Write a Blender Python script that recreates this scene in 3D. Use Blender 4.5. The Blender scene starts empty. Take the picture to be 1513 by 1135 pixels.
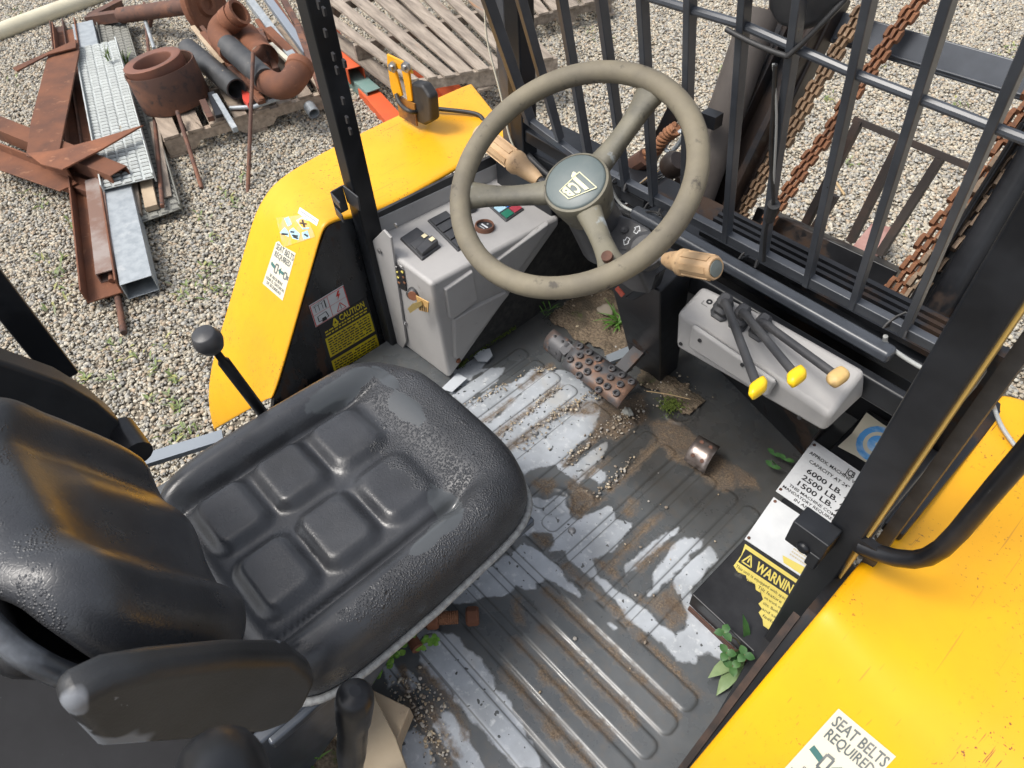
import bpy, bmesh, math, random
import numpy as np
from mathutils import Vector, Matrix, Quaternion
random.seed(7); rng = np.random.default_rng(7)
sc = bpy.context.scene
COL = sc.collection
# ------------------------------------------------------------------ camera, world, sun, exposure
CR = np.array([[0.67882226, 0.73289393, -0.04546241], [0.53715575, -0.53783143, -0.64977], [-0.50066361, 0.41665795, -0.75877013]])
CAM = np.array([0, 0, 1.3]); F = 1057.05
cd = bpy.data.cameras.new('camera'); cam = bpy.data.objects.new('camera', cd); COL.objects.link(cam)
cd.sensor_width = 36; cd.lens = F / 1513 * 36; cd.clip_start = .02; cd.clip_end = 400
cam.matrix_world = Matrix(((CR[0][0], -CR[1][0], -CR[2][0], 0), (CR[0][1], -CR[1][1], -CR[2][1], 0), (CR[0][2], -CR[1][2], -CR[2][2], 1.3), (0, 0, 0, 1)))
cd.dof.use_dof = True; cd.dof.focus_distance = 1.35; cd.dof.aperture_fstop = 14.0
sc.camera = cam
SUN_EL, SUN_AZ = math.radians(60), math.radians(-152)
w = bpy.data.worlds.new('World'); sc.world = w; w.use_nodes = True
nt = w.node_tree; bg = nt.nodes['Background']
sky = nt.nodes.new('ShaderNodeTexSky'); sky.sky_type = 'NISHITA'; sky.sun_disc = False
sky.sun_elevation = SUN_EL; sky.sun_rotation = SUN_AZ; sky.air_density = 1.0; sky.dust_density = 4.0; sky.ozone_density = .6
hs = nt.nodes.new('ShaderNodeHueSaturation'); hs.inputs['Saturation'].default_value = .38
nt.links.new(sky.outputs[0], hs.inputs['Color']); nt.links.new(hs.outputs[0], bg.inputs[0]); bg.inputs[1].default_value = .14
sd = bpy.data.lights.new('sun', 'SUN'); sun = bpy.data.objects.new('sun', sd); COL.objects.link(sun)
sd.energy = 1.5; sd.angle = math.radians(18); sd.color = (1, .95, .88)
sv = Vector((math.sin(SUN_AZ) * math.cos(SUN_EL), math.cos(SUN_AZ) * math.cos(SUN_EL), math.sin(SUN_EL)))
sun.rotation_euler = sv.to_track_quat('Z', 'Y').to_euler()
sc.view_settings.view_transform = 'Standard'; sc.view_settings.look = 'None'; sc.view_settings.gamma = 1
sc.view_settings.exposure = 0.86; sc.view_settings.use_curve_mapping = False
sc.render.engine = 'CYCLES'; sc.cycles.max_bounces = 6; sc.cycles.caustics_reflective = False; sc.cycles.caustics_refractive = False
GZ = -.8                                    # height of the gravel yard; the cab floor is z = 0
# ------------------------------------------------------------------ helpers
def V(*a): return Vector(a)
def ray(u, v): return CR.T @ np.array([(u - 756.5) / F, (v - 567.5) / F, 1.0])
def P(u, v, x=None, y=None, z=None):        # a photo point put on a real plane of the place
    d = ray(u, v)
    t = (z - 1.3) / d[2] if z is not None else (x / d[0] if x is not None else y / d[1])
    return Vector(CAM + t * d)
def PP(u, v, o, n):
    d = Vector(ray(u, v)); c = Vector(CAM); t = (o - c).dot(n) / d.dot(n); return c + d * t
def G(u, v, h=0.0): return P(u, v, z=GZ + h)
class M:
    def __init__(s): s.v = []; s.f = []; s.m = []
    def add(s, vs, fs, mi=0):
        k = len(s.v); s.v += [tuple(a) for a in vs]; s.f += [tuple(k + i for i in f) for f in fs]; s.m += [mi] * len(fs); return s
    def hexa(s, b, t, mi=0):               # bottom loop, top loop (same count)
        n = len(b)
        return s.add(list(b) + list(t), [tuple(range(n))[::-1], tuple(range(n, 2 * n))] + [(i, (i + 1) % n, n + (i + 1) % n, n + i) for i in range(n)], mi)
    def prism(s, pts, ext, mi=0):
        e = Vector(ext); pts = [Vector(p) for p in pts]
        return s.hexa(pts, [p + e for p in pts], mi)
    def box(s, c, sz, rot=None, mi=0):
        c = Vector(c); q = []
        for dz in (-.5, .5):
            for dx, dy in ((-.5, -.5), (.5, -.5), (.5, .5), (-.5, .5)):
                p = Vector((dx * sz[0], dy * sz[1], dz * sz[2])); q.append(c + (rot @ p if rot else p))
        return s.hexa(q[:4], q[4:], mi)
    def beam(s, p, q, w, h, up=(0, 0, 1), mi=0):   # box from p to q, width w across, height h along up
        p, q = Vector(p), Vector(q); d = (q - p).normalized(); up = Vector(up); up = (up - d * up.dot(d)).normalized(); r = d.cross(up)
        o = [r * w / 2 - up * h / 2, r * -w / 2 - up * h / 2, r * -w / 2 + up * h / 2, r * w / 2 + up * h / 2]
        return s.hexa([p + a for a in o], [q + a for a in o], mi)
    def section(s, p, q, prof, up=(0, 0, 1), mi=0):  # extrude an open/closed 2D outline (r, up) from p to q
        p, q = Vector(p), Vector(q); d = (q - p).normalized(); up = Vector(up); up = (up - d * up.dot(d)).normalized(); r = d.cross(up)
        return s.hexa([p + r * a + up * b for a, b in prof], [q + r * a + up * b for a, b in prof], mi)
    def tube(s, pts, rad, n=10, closed=False, caps=True, mi=0, oval=1.0):
        pts = [Vector(p) for p in pts]; L = len(pts); rs = rad if isinstance(rad, (list, tuple)) else [rad] * L
        vs = []; prev = None
        for i, p in enumerate(pts):
            a = pts[(i - 1) % L] if (closed or i > 0) else p; b = pts[(i + 1) % L] if (closed or i < L - 1) else p
            t = (b - a).normalized()
            if prev is None: u = t.orthogonal().normalized()
            else: u = (prev - t * prev.dot(t)).normalized()
            prev = u; w_ = t.cross(u)
            vs += [p + (u * math.cos(2 * math.pi * j / n) + w_ * math.sin(2 * math.pi * j / n) * oval) * rs[i] for j in range(n)]
        fs = [(i * n + j, i * n + (j + 1) % n, ((i + 1) % L) * n + (j + 1) % n, ((i + 1) % L) * n + j) for i in range(L if closed else L - 1) for j in range(n)]
        if caps and not closed: fs += [tuple(range(n))[::-1], tuple(range((L - 1) * n, L * n))]
        return s.add(vs, fs, mi)
    def lathe(s, o, d, prof, n=24, mi=0):    # profile of (radius, height along d)
        o = Vector(o); d = Vector(d).normalized(); u = d.orthogonal().normalized(); w_ = d.cross(u); vs = []; L = len(prof)
        for r, h in prof: vs += [o + d * h + (u * math.cos(2 * math.pi * j / n) + w_ * math.sin(2 * math.pi * j / n)) * max(r, 1e-5) for j in range(n)]
        fs = [(i * n + j, i * n + (j + 1) % n, (i + 1) * n + (j + 1) % n, (i + 1) * n + j) for i in range(L - 1) for j in range(n)]
        return s.add(vs, fs, mi)
    def grid(s, rows, mi=0):
        R_, K = len(rows), len(rows[0]); vs = [p for r in rows for p in r]
        return s.add(vs, [(i * K + j, i * K + j + 1, (i + 1) * K + j + 1, (i + 1) * K + j) for i in range(R_ - 1) for j in range(K - 1)], mi)
ORG = {}
def setp(o, label=None, cat=None, group=None, kind=None):
    for k, v in (('label', label), ('category', cat), ('group', group), ('kind', kind)):
        if v: o[k] = v
    return o
def empty(name, loc, label=None, cat=None, group=None):
    o = bpy.data.objects.new(name, None); COL.objects.link(o); o.location = loc; o.empty_display_size = .1
    ORG[o] = Vector(loc); return setp(o, label, cat, group)
def mesh_of(m, name, mats, org=Vector((0, 0, 0)), smooth=30):
    me = bpy.data.meshes.new(name); me.from_pydata([tuple(Vector(a) - org) for a in m.v], [], m.f)
    for x in (mats if isinstance(mats, (list, tuple)) else [mats]): me.materials.append(x)
    if len(me.materials) > 1: me.polygons.foreach_set('material_index', m.m)
    b = bmesh.new(); b.from_mesh(me); bmesh.ops.recalc_face_normals(b, faces=b.faces); b.to_mesh(me); b.free()
    if smooth:
        me.polygons.foreach_set('use_smooth', [True] * len(me.polygons)); me.set_sharp_from_angle(angle=math.radians(smooth))
    return me
def obj(name, m, mats, parent=None, bevel=0, smooth=30, subsurf=0, label=None, cat=None, group=None, kind=None, segs=2):
    if parent is not None: org = ORG[parent]
    elif m.v:
        a = np.array(m.v); org = Vector(((a[:, 0].min() + a[:, 0].max()) / 2, (a[:, 1].min() + a[:, 1].max()) / 2, a[:, 2].min()))
    me = mesh_of(m, name, mats, org, smooth)
    o = bpy.data.objects.new(name, me); COL.objects.link(o); ORG[o] = org
    if parent is not None: o.parent = parent
    else: o.location = org
    if bevel:
        b = o.modifiers.new('bevel', 'BEVEL'); b.width = bevel; b.segments = segs; b.limit_method = 'ANGLE'; b.angle_limit = math.radians(32); b.harden_normals = True
    if subsurf: b = o.modifiers.new('sub', 'SUBSURF'); b.levels = subsurf; b.render_levels = subsurf
    return setp(o, label, cat, group, kind)
def split_parts(name, m, mat, parent, **k):      # one part object per loose piece of the builder mesh
    idx = list(range(len(m.v)))
    def find(a):
        while idx[a] != a: idx[a] = idx[idx[a]]; a = idx[a]
        return a
    for f in m.f:
        for i in f[1:]: idx[find(i)] = find(f[0])
    grp = {}
    for f in m.f: grp.setdefault(find(f[0]), []).append(f)
    for fs in grp.values():
        q = M(); used = sorted({i for f in fs for i in f}); mp = {v: i for i, v in enumerate(used)}
        q.add([m.v[i] for i in used], [tuple(mp[i] for i in f) for f in fs]); obj(name, q, mat, parent, **k)
def inst(name, me, mat, parent=None):        # another object on a shared mesh; mat is its world matrix
    o = bpy.data.objects.new(name, me); COL.objects.link(o)
    if parent is not None: o.parent = parent; mat = Matrix.Translation(-ORG[parent]) @ mat
    o.matrix_basis = mat; return o
def basis(o, r, u):
    r = Vector(r).normalized(); u = Vector(u); u = (u - r * u.dot(r)).normalized(); n = r.cross(u)
    return Matrix(((r.x, u.x, n.x, o[0]), (r.y, u.y, n.y, o[1]), (r.z, u.z, n.z, o[2]), (0, 0, 0, 1)))
def text_into(m, s, mw, size, align='LEFT', mi=0, bold=0.0, shear=0.0, sx=1.0):
    cu = bpy.data.curves.new('t', 'FONT'); cu.body = s; cu.size = size; cu.align_x = align; cu.offset = bold; cu.shear = shear; cu.resolution_u = 2
    t = bpy.data.objects.new('t', cu); me = t.to_mesh()
    vs = [mw @ Vector((v.co.x * sx, v.co.y, 0)) for v in me.vertices]; fs = [tuple(p.vertices) for p in me.polygons]
    m.add(vs, fs, mi); t.to_mesh_clear(); bpy.data.objects.remove(t); bpy.data.curves.remove(cu); return m
# ------------------------------------------------------------------ materials
def ramp(nt, fac, stops):
    r = nt.nodes.new('ShaderNodeValToRGB'); e = r.color_ramp.elements
    while len(e) < len(stops): e.new(.5)
    for k, (p, c) in enumerate(stops): e[k].position = p; e[k].color = (*c, 1) if len(c) == 3 else c
    nt.links.new(fac, r.inputs[0]); return r.outputs[0]
def noise(nt, co, scale, det=5, rough=.6, dist=0):
    n = nt.nodes.new('ShaderNodeTexNoise'); n.inputs['Scale'].default_value = scale; n.inputs['Detail'].default_value = det
    n.inputs['Roughness'].default_value = rough; n.inputs['Distortion'].default_value = dist; nt.links.new(co, n.inputs['Vector']); return n.outputs['Fac']
def mix(nt, f, a, b):
    m = nt.nodes.new('ShaderNodeMix'); m.data_type = 'RGBA'
    for k, x in ((0, f), (6, a), (7, b)):
        if isinstance(x, (int, float)): m.inputs[k].default_value = x
        elif isinstance(x, tuple): m.inputs[k].default_value = (*x, 1)
        else: nt.links.new(x, m.inputs[k])
    return m.outputs[2]
def mapr(nt, x, a, b, c=0., d=1.):
    m = nt.nodes.new('ShaderNodeMapRange'); m.inputs[1].default_value = a; m.inputs[2].default_value = b; m.inputs[3].default_value = c; m.inputs[4].default_value = d
    nt.links.new(x, m.inputs[0]); return m.outputs[0]
def mathn(nt, op, a, b):
    m = nt.nodes.new('ShaderNodeMath'); m.operation = op
    for k, x in ((0, a), (1, b)):
        if isinstance(x, (int, float)): m.inputs[k].default_value = x
        else: nt.links.new(x, m.inputs[k])
    return m.outputs[0]
def new_mat(name):
    m = bpy.data.materials.new(name); m.use_nodes = True; nt = m.node_tree; b = nt.nodes['Principled BSDF']
    co = nt.nodes.new('ShaderNodeTexCoord').outputs['Object']; return m, nt, b, co
def scaled(nt, co, s):
    mp = nt.nodes.new('ShaderNodeMapping'); mp.inputs['Scale'].default_value = s; nt.links.new(co, mp.inputs[0]); return mp.outputs[0]
def bump(nt, b, h, strength=.3, dist=.002):
    n = nt.nodes.new('ShaderNodeBump'); n.inputs['Strength'].default_value = strength; n.inputs['Distance'].default_value = dist
    nt.links.new(h, n.inputs['Height'])
    prev = b.inputs['Normal'].links
    if prev: nt.links.new(prev[0].from_socket, n.inputs['Normal'])
    nt.links.new(n.outputs[0], b.inputs['Normal'])
def mk(name, col, rough=.5, metal=0., var=None, spots=None, spots2=None, bmp=None, rvar=None, coat=0, stretch=None, spec=None, island=0, rotz=0.):
    """col base; var=(colour2, scale, low, high); spots=(colour, scale, threshold, softness[, roughness]); bmp=(scale, strength, dist)"""
    m, nt, b, co = new_mat(name)
    if rotz:
        rm = nt.nodes.new('ShaderNodeMapping'); rm.inputs['Rotation'].default_value = (0, 0, rotz); nt.links.new(co, rm.inputs[0]); co = rm.outputs[0]
    if stretch: co = scaled(nt, co, stretch)
    c = None
    b.inputs['Base Color'].default_value = (*col, 1); b.inputs['Roughness'].default_value = rough; b.inputs['Metallic'].default_value = metal
    if spec is not None: b.inputs['Specular IOR Level'].default_value = spec
    if coat: b.inputs['Coat Weight'].default_value = coat; b.inputs['Coat Roughness'].default_value = .08
    rs = None
    if var:
        f = mapr(nt, noise(nt, co, var[1]), var[2], var[3]); c = mix(nt, f, tuple(col), tuple(var[0]))
        if rvar: rs = mapr(nt, f, 0, 1, rough, rvar)
    for sp in (spots, spots2):
        if not sp: continue
        f = mapr(nt, noise(nt, co, sp[1], 6, .65), sp[2], sp[2] + sp[3])
        c = mix(nt, f, c if c is not None else tuple(col), tuple(sp[0]))
        if len(sp) > 4:
            r0 = rs if rs is not None else rough
            mm = nt.nodes.new('ShaderNodeMix'); nt.links.new(f, mm.inputs[0])
            if isinstance(r0, float) or isinstance(r0, int): mm.inputs[2].default_value = r0
            else: nt.links.new(r0, mm.inputs[2])
            mm.inputs[3].default_value = sp[4]; rs = mm.outputs[0]
            if metal:
                nt.links.new(mapr(nt, f, 0, 1, metal, 0), b.inputs['Metallic'])
    if island:
        oi = nt.nodes.new('ShaderNodeObjectInfo').outputs['Random']
        hv = nt.nodes.new('ShaderNodeHueSaturation'); hv.inputs['Fac'].default_value = 1
        nt.links.new(mapr(nt, oi, 0, 1, 1 - island, 1 + island), hv.inputs['Value'])
        if c is None: hv.inputs['Color'].default_value = (*col, 1)
        else: nt.links.new(c, hv.inputs['Color'])
        c = hv.outputs[0]
    if c is not None: nt.links.new(c, b.inputs['Base Color'])
    if rs is not None: nt.links.new(rs, b.inputs['Roughness'])
    if bmp: bump(nt, b, noise(nt, co, bmp[0], 4), bmp[1], bmp[2])
    return m
def yellow():
    m, nt, b, co = new_mat('yellow_paint')
    c = mix(nt, mapr(nt, noise(nt, co, 3), .35, .7), (.76, .385, .002), (.66, .30, .002))
    c = mix(nt, mapr(nt, noise(nt, co, 5, 5), .5, .78, 0, .45), c, (.62, .30, .03))
    gate = mapr(nt, noise(nt, co, 5, 3), .46, .60)
    sp = mathn(nt, 'MULTIPLY', mapr(nt, noise(nt, co, 170, 3), .635, .655), gate); c = mix(nt, sp, c, (.16, .06, .02))
    sp2 = mapr(nt, noise(nt, co, 46, 6, .7), .70, .72); c = mix(nt, sp2, c, (.13, .055, .02))
    rot = nt.nodes.new('ShaderNodeMapping'); rot.inputs['Rotation'].default_value = (0, 0, .9); rot.inputs['Scale'].default_value = (260, 9, 40); nt.links.new(co, rot.inputs[0])
    sc_ = mathn(nt, 'MULTIPLY', mapr(nt, noise(nt, rot.outputs[0], 1, 2), .69, .71), gate); c = mix(nt, sc_, c, (.22, .09, .02))
    rot2 = nt.nodes.new('ShaderNodeMapping'); rot2.inputs['Rotation'].default_value = (0, 0, -.5); rot2.inputs['Scale'].default_value = (300, 6, 40); nt.links.new(co, rot2.inputs[0])
    s2 = mapr(nt, noise(nt, rot2.outputs[0], 1, 1), .735, .75, 0, .7); c = mix(nt, s2, c, (.45, .20, .02))
    nt.links.new(c, b.inputs['Base Color']); nt.links.new(mapr(nt, noise(nt, co, 6, 5), .35, .7, .40, .58), b.inputs['Roughness']); b.inputs['Coat Weight'].default_value = .12; b.inputs['Coat Roughness'].default_value = .15
    bump(nt, b, noise(nt, co, 6), .04, .004); return m
YEL = yellow()
BLK = mk('black_paint', (.007, .0075, .009), .30, spec=.35, var=((.016, .017, .02), 14, .45, .7), spots=((.12, .12, .12), 70, .73, .03, .6), bmp=(60, .08, .002), rvar=.45)
BLKW = mk('black_paint_worn', (.008, .009, .011), .32, spec=.33, var=((.020, .022, .026), 7, .42, .68), spots=((.06, .033, .02), 9, .66, .05, .8), bmp=(40, .1, .002), rvar=.5)
BLKR = mk('black_paint_rusty', (.008, .0085, .010), .34, spec=.33, var=((.020, .021, .024), 6, .4, .65), spots=((.035, .021, .014), 5, .56, .06, .85), spots2=((.07, .033, .018), 40, .69, .05, .8), bmp=(50, .2, .002))
BARM = mk('grille_paint', (.036, .041, .05), .34, var=((.07, .078, .092), 9, .35, .7), spots=((.006, .006, .007), 25, .70, .02, .2), bmp=(50, .05, .002))
VIN = mk('vinyl', (.02, .021, .024), .33, var=((.04, .042, .046), 8, .4, .65), bmp=(420, .25, .0015), rvar=.5)
GRY = mk('grey_plastic', (.36, .35, .34), .5, var=((.27, .265, .26), 5, .4, .7), spots=((.16, .145, .125), 30, .66, .12), bmp=(600, .12, .0006))
GRYD = mk('dark_plastic', (.035, .036, .04), .45, var=((.06, .06, .062), 20, .4, .7), bmp=(300, .1, .0006))
BEI = mk('wheel_plastic', (.195, .17, .118), .72, var=((.12, .105, .078), 9, .38, .66), spots=((.06, .052, .04), 38, .60, .1), bmp=(220, .18, .0012))
SPK = mk('spoke_plastic', (.15, .138, .10), .6, var=((.07, .066, .052), 12, .4, .62), spots=((.30, .335, .35), 10, .60, .06), spots2=((.05, .046, .036), 80, .6, .1), bmp=(150, .25, .001))
GRIP = mk('grip_plastic', (.50, .34, .19), .6, var=((.36, .23, .125), 14, .38, .66), spots=((.16, .10, .055), 40, .62, .10), bmp=(200, .1, .0008))
HUBC = mk('hub_plastic', (.10, .125, .125), .45, var=((.14, .16, .155), 16, .4, .7), bmp=(200, .05, .0005))
RUST = mk('rust', (.20, .075, .035), .85, var=((.11, .045, .026), 5, .35, .65), spots=((.28, .13, .07), 18, .6, .12), bmp=(90, .3, .002), island=.18)
RUSTD = mk('rust_dark', (.085, .042, .03), .8, var=((.16, .07, .04), 7, .45, .65), spots=((.05, .03, .025), 20, .55, .1), bmp=(110, .35, .002), island=.18)
RUSTO = mk('rust_orange', (.235, .105, .05), .88, var=((.16, .07, .035), 25, .4, .65), spots=((.09, .05, .035), 60, .6, .1), bmp=(150, .4, .002), island=.2)
CHN = mk('chain_tan', (.25, .165, .095), .8, var=((.14, .085, .05), 25, .4, .65), spots=((.33, .25, .17), 60, .6, .1), bmp=(150, .4, .002), island=.2)
GALV = mk('galvanised', (.36, .39, .41), .55, .3, var=((.27, .30, .32), 22, .4, .65), spots=((.44, .46, .47), 9, .58, .1), bmp=(40, .05, .001), island=.08)
GRAT = mk('grating_metal', (.46, .49, .48), .55, .1, var=((.34, .36, .345), 9, .4, .65), spots=((.30, .25, .17), 5, .62, .1, .7), island=.1)
WOOD = mk('weathered_wood', (.36, .29, .225), .85, var=((.22, .175, .135), 4, .35, .65), spots=((.10, .075, .055), 6, .62, .08), bmp=(12, .5, .005), stretch=(1.2, 9, 9), island=.16)
WOODG = mk('grey_wood', (.31, .26, .21), .88, var=((.165, .135, .108), 3.5, .35, .65), spots=((.30, .17, .09), 1.2, .64, .08), spots2=((.07, .06, .05), 6, .64, .06), bmp=(11, .6, .006), stretch=(1.2, 9, 9), island=.25, rotz=math.radians(12))
WOODP = mk('pale_wood', (.45, .36, .25), .8, var=((.33, .25, .17), 6, .35, .65), spots=((.2, .14, .09), 30, .66, .06), bmp=(40, .3, .002))
PVC = mk('cream_plastic', (.62, .58, .44), .45, var=((.5, .46, .34), 3, .4, .7))
ORNG = mk('orange_paint', (.62, .105, .03), .55, var=((.5, .085, .03), 6, .4, .7), spots=((.2, .08, .05), 30, .66, .05))
TEAL = mk('green_paint', (.14, .24, .22), .55, var=((.2, .28, .26), 9, .4, .7))
CHR = mk('chrome', (.75, .76, .78), .12, 1.0, spots=((.3, .3, .3), 20, .65, .1, .4))
STL = mk('steel', (.45, .45, .45), .35, .9, var=((.3, .29, .28), 40, .4, .6))
WHT = mk('white_plate', (.62, .64, .65), .4, var=((.5, .52, .54), 9, .45, .7), spots=((.42, .43, .44), 60, .70, .04))
CRM = mk('cream_decal', (.60, .57, .46), .5, var=((.62, .58, .47), 12, .45, .7), spots=((.32, .28, .2), 90, .70, .03))
INK = mk('black_ink', (.02, .02, .022), .5)
INKF = mk('faded_ink', (.10, .115, .115), .6, var=((.2, .2, .19), 40, .45, .7))
INKG = mk('green_ink', (.05, .14, .13), .5)
RED = mk('red_ink', (.55, .03, .02), .5)
DYEL = mk('yellow_decal', (.62, .50, .02), .42, var=((.5, .38, .02), 12, .4, .7), spots=((.12, .09, .03), 60, .68, .06))
FADE = mk('faded_decal', (.62, .53, .14), .5, var=((.5, .40, .08), 8, .4, .7), spots=((.2, .16, .06), 50, .66, .06))
BLUE = mk('blue_ink', (.09, .32, .70), .45, var=((.35, .55, .8), 14, .5, .62))
BLUL = mk('pale_blue_ink', (.36, .56, .66), .45, var=((.25, .40, .5), 20, .5, .62))
GRN = mk('green_lens', (.02, .16, .10), .25); BLUL2 = mk('blue_lens', (.03, .18, .75), .25); REDL = mk('red_lens', (.35, .05, .07), .25)
KNY = mk('yellow_knob', (.80, .52, .012), .35, spots=((.4, .25, .03), 40, .66, .05))
KNF = mk('faded_knob', (.62, .42, .15), .55, var=((.45, .31, .14), 20, .4, .65), spots=((.25, .18, .1), 60, .62, .08))
BRASS = mk('brass_key', (.55, .42, .18), .4, .6)
TAGM = mk('key_tag', (.52, .32, .12), .5)
RUB = mk('rubber', (.018, .018, .019), .55, var=((.035, .035, .036), 30, .4, .7))
SEATC = None
WIRE = mk('grey_wire', (.34, .35, .34), .5)
CYL = mk('grease_grey', (.085, .073, .065), .65, var=((.06, .05, .044), 8, .4, .65), bmp=(400, .1, .0008))
MASTM = mk('mast_brown', (.016, .012, .011), .42, spec=.35, var=((.045, .028, .02), 5, .45, .7), spots=((.014, .014, .016), 8, .5, .1, .3), bmp=(60, .15, .002))
PEDM = mk('pedal_metal', (.085, .085, .09), .5, .3, var=((.14, .085, .06), 12, .48, .6), spots=((.25, .13, .08), 25, .58, .08, .8), bmp=(120, .3, .001))
POL = mk('polished_pedal', (.42, .36, .33), .38, .85, var=((.2, .16, .14), 30, .4, .65))
LEAF = mk('leaf', (.075, .17, .03), .5, var=((.11, .24, .04), 30, .4, .6)); LEAFD = mk('dark_leaf', (.035, .10, .03), .5, var=((.06, .14, .04), 30, .4, .6))
LEAFP = mk('pale_leaf', (.19, .26, .12), .55, var=((.13, .2, .08), 30, .4, .6)); DRY = mk('dry_stalk', (.36, .26, .14), .8)
# ------------------------------------------------------------------ the yard: soil sheet and gravel
m, nt, b, co = new_mat('soil')
c = ramp(nt, noise(nt, co, 3), [(.3, (.10, .085, .065)), (.7, (.17, .145, .11))]); nt.links.new(c, b.inputs['Base Color']); b.inputs['Roughness'].default_value = .95
bump(nt, b, noise(nt, co, 60), .5, .01); SOIL = m
g = M().add([(-60, -40, GZ), (40, -40, GZ), (40, 80, GZ), (-60, 80, GZ)], [(0, 1, 2, 3)])
obj('ground', g, SOIL, kind='structure', smooth=0)
def stone_mesh_data(n, tile, smin, smax, zj=.004, col=None, wrap=True):
    b_ = bmesh.new(); bmesh.ops.create_icosphere(b_, subdivisions=2, radius=1); bv = np.array([v.co[:] for v in b_.verts]); bf = np.array([[v.index for v in f.verts] for f in b_.faces]); b_.free()
    vs, fs, cs = [], [], []
    pal = np.array([(.52, .46, .36), (.42, .35, .26), (.62, .57, .48), (.31, .30, .29), (.24, .25, .265), (.37, .365, .355), (.47, .37, .27), (.56, .53, .46), (.19, .19, .195), (.44, .31, .20), (.58, .50, .38), (.35, .32, .27)])
    for i in range(n):
        s = smin + (smax - smin) * rng.random() ** 2.2
        d = bv * (1 + .16 * np.sin(bv @ rng.normal(size=3) * 2.1 + rng.random() * 6)[:, None] + .10 * np.sin(bv @ rng.normal(size=3) * 4 + rng.random() * 6)[:, None])
        d = d * np.array([1, .55 + .4 * rng.random(), .42 + .35 * rng.random()]) * s
        t, a, c_ = rng.normal(0, .35), rng.random() * 6.28, rng.normal(0, .35)
        Rz = np.array([[math.cos(a), -math.sin(a), 0], [math.sin(a), math.cos(a), 0], [0, 0, 1]]); Rx = np.array([[1, 0, 0], [0, math.cos(t), -math.sin(t)], [0, math.sin(t), math.cos(t)]])
        d = d @ Rx.T @ Rz.T
        pos = tile(i); d = d + np.array([pos[0], pos[1], pos[2] + rng.random() * zj + s * .18])
        fs.append(bf + len(bv) * i); vs.append(d); k = (pal if col is None else col)[rng.integers(len(pal if col is None else col))]; k = (k * .70 + np.array([.36, .33, .265]) * .30) * np.array([.97, .975, .945]) * (.78 + .34 * rng.random()) if col is None else k * (.8 + .4 * rng.random())
        cs.append(np.tile(np.append(k, 1), (len(bv), 1)))
    return np.concatenate(vs), np.concatenate(fs), np.concatenate(cs)
def np_mesh(name, vs, fs, cs, mat):
    me = bpy.data.meshes.new(name); me.from_pydata(vs.tolist(), [], fs.tolist()); me.materials.append(mat)
    if cs is not None:
        a = me.attributes.new('tint', 'FLOAT_COLOR', 'POINT'); a.data.foreach_set('color', np.ascontiguousarray(cs, dtype=np.float32).ravel())
    me.polygons.foreach_set('use_smooth', [True] * len(me.polygons)); return me
m, nt, b, co = new_mat('gravel_stone')
at = nt.nodes.new('ShaderNodeAttribute'); at.attribute_name = 'tint'
nt.links.new(mix(nt, mapr(nt, noise(nt, co, 90, 4), .35, .7, 0, .5), at.outputs['Color'], (.26, .24, .21)), b.inputs['Base Color']); b.inputs['Roughness'].default_value = .8
bump(nt, b, noise(nt, co, 220, 3), .3, .002); STONE = m
T = .8
vs, fs, cs = stone_mesh_data(8000, lambda i: ((rng.random() - .5) * T, (rng.random() - .5) * T, rng.random() * .008), .0036, .0120)
gr = bpy.data.objects.new('gravel', np_mesh('gravel', vs, fs, cs, STONE)); COL.objects.link(gr)
NX, NY = 16, 11; gr.location = (-7.6 + NX * T / 2, -1.6 + NY * T / 2, GZ); setp(gr, 'pale mixed gravel covering the yard', 'gravel', kind='stuff')
ng = bpy.data.node_groups.new('spread_gravel', 'GeometryNodeTree')
ng.interface.new_socket('Geometry', in_out='INPUT', socket_type='NodeSocketGeometry'); ng.interface.new_socket('Geometry', in_out='OUTPUT', socket_type='NodeSocketGeometry')
gi = ng.nodes.new('NodeGroupInput'); go = ng.nodes.new('NodeGroupOutput'); mg = ng.nodes.new('GeometryNodeMeshGrid'); ip = ng.nodes.new('GeometryNodeInstanceOnPoints'); rv = ng.nodes.new('FunctionNodeRandomValue'); mu = ng.nodes.new('ShaderNodeMath'); cx = ng.nodes.new('ShaderNodeCombineXYZ')
mg.inputs['Size X'].default_value = (NX - 1) * T; mg.inputs['Size Y'].default_value = (NY - 1) * T; mg.inputs['Vertices X'].default_value = NX; mg.inputs['Vertices Y'].default_value = NY
rv.data_type = 'INT'; rv.inputs[4].default_value = 0; rv.inputs[5].default_value = 3; mu.operation = 'MULTIPLY'; mu.inputs[1].default_value = math.pi / 2
L = ng.links.new; L(rv.outputs[2], mu.inputs[0]); L(mu.outputs[0], cx.inputs['Z']); L(cx.outputs[0], ip.inputs['Rotation']); L(mg.outputs['Mesh'], ip.inputs['Points']); L(gi.outputs[0], ip.inputs['Instance']); L(ip.outputs[0], go.inputs[0])
md = gr.modifiers.new('spread', 'NODES'); md.node_group = ng
# ------------------------------------------------------------------ the forklift
FK = empty('forklift', (-.63, .5, GZ), 'old yellow rough terrain forklift seen into its open wet cab', 'forklift')
def part(name, m, mats, parent=None, **k): return obj(name, m, mats, parent or FK, **k)
XL, XR = -1.2, -.06                       # inner edges of the two mudguards
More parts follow.
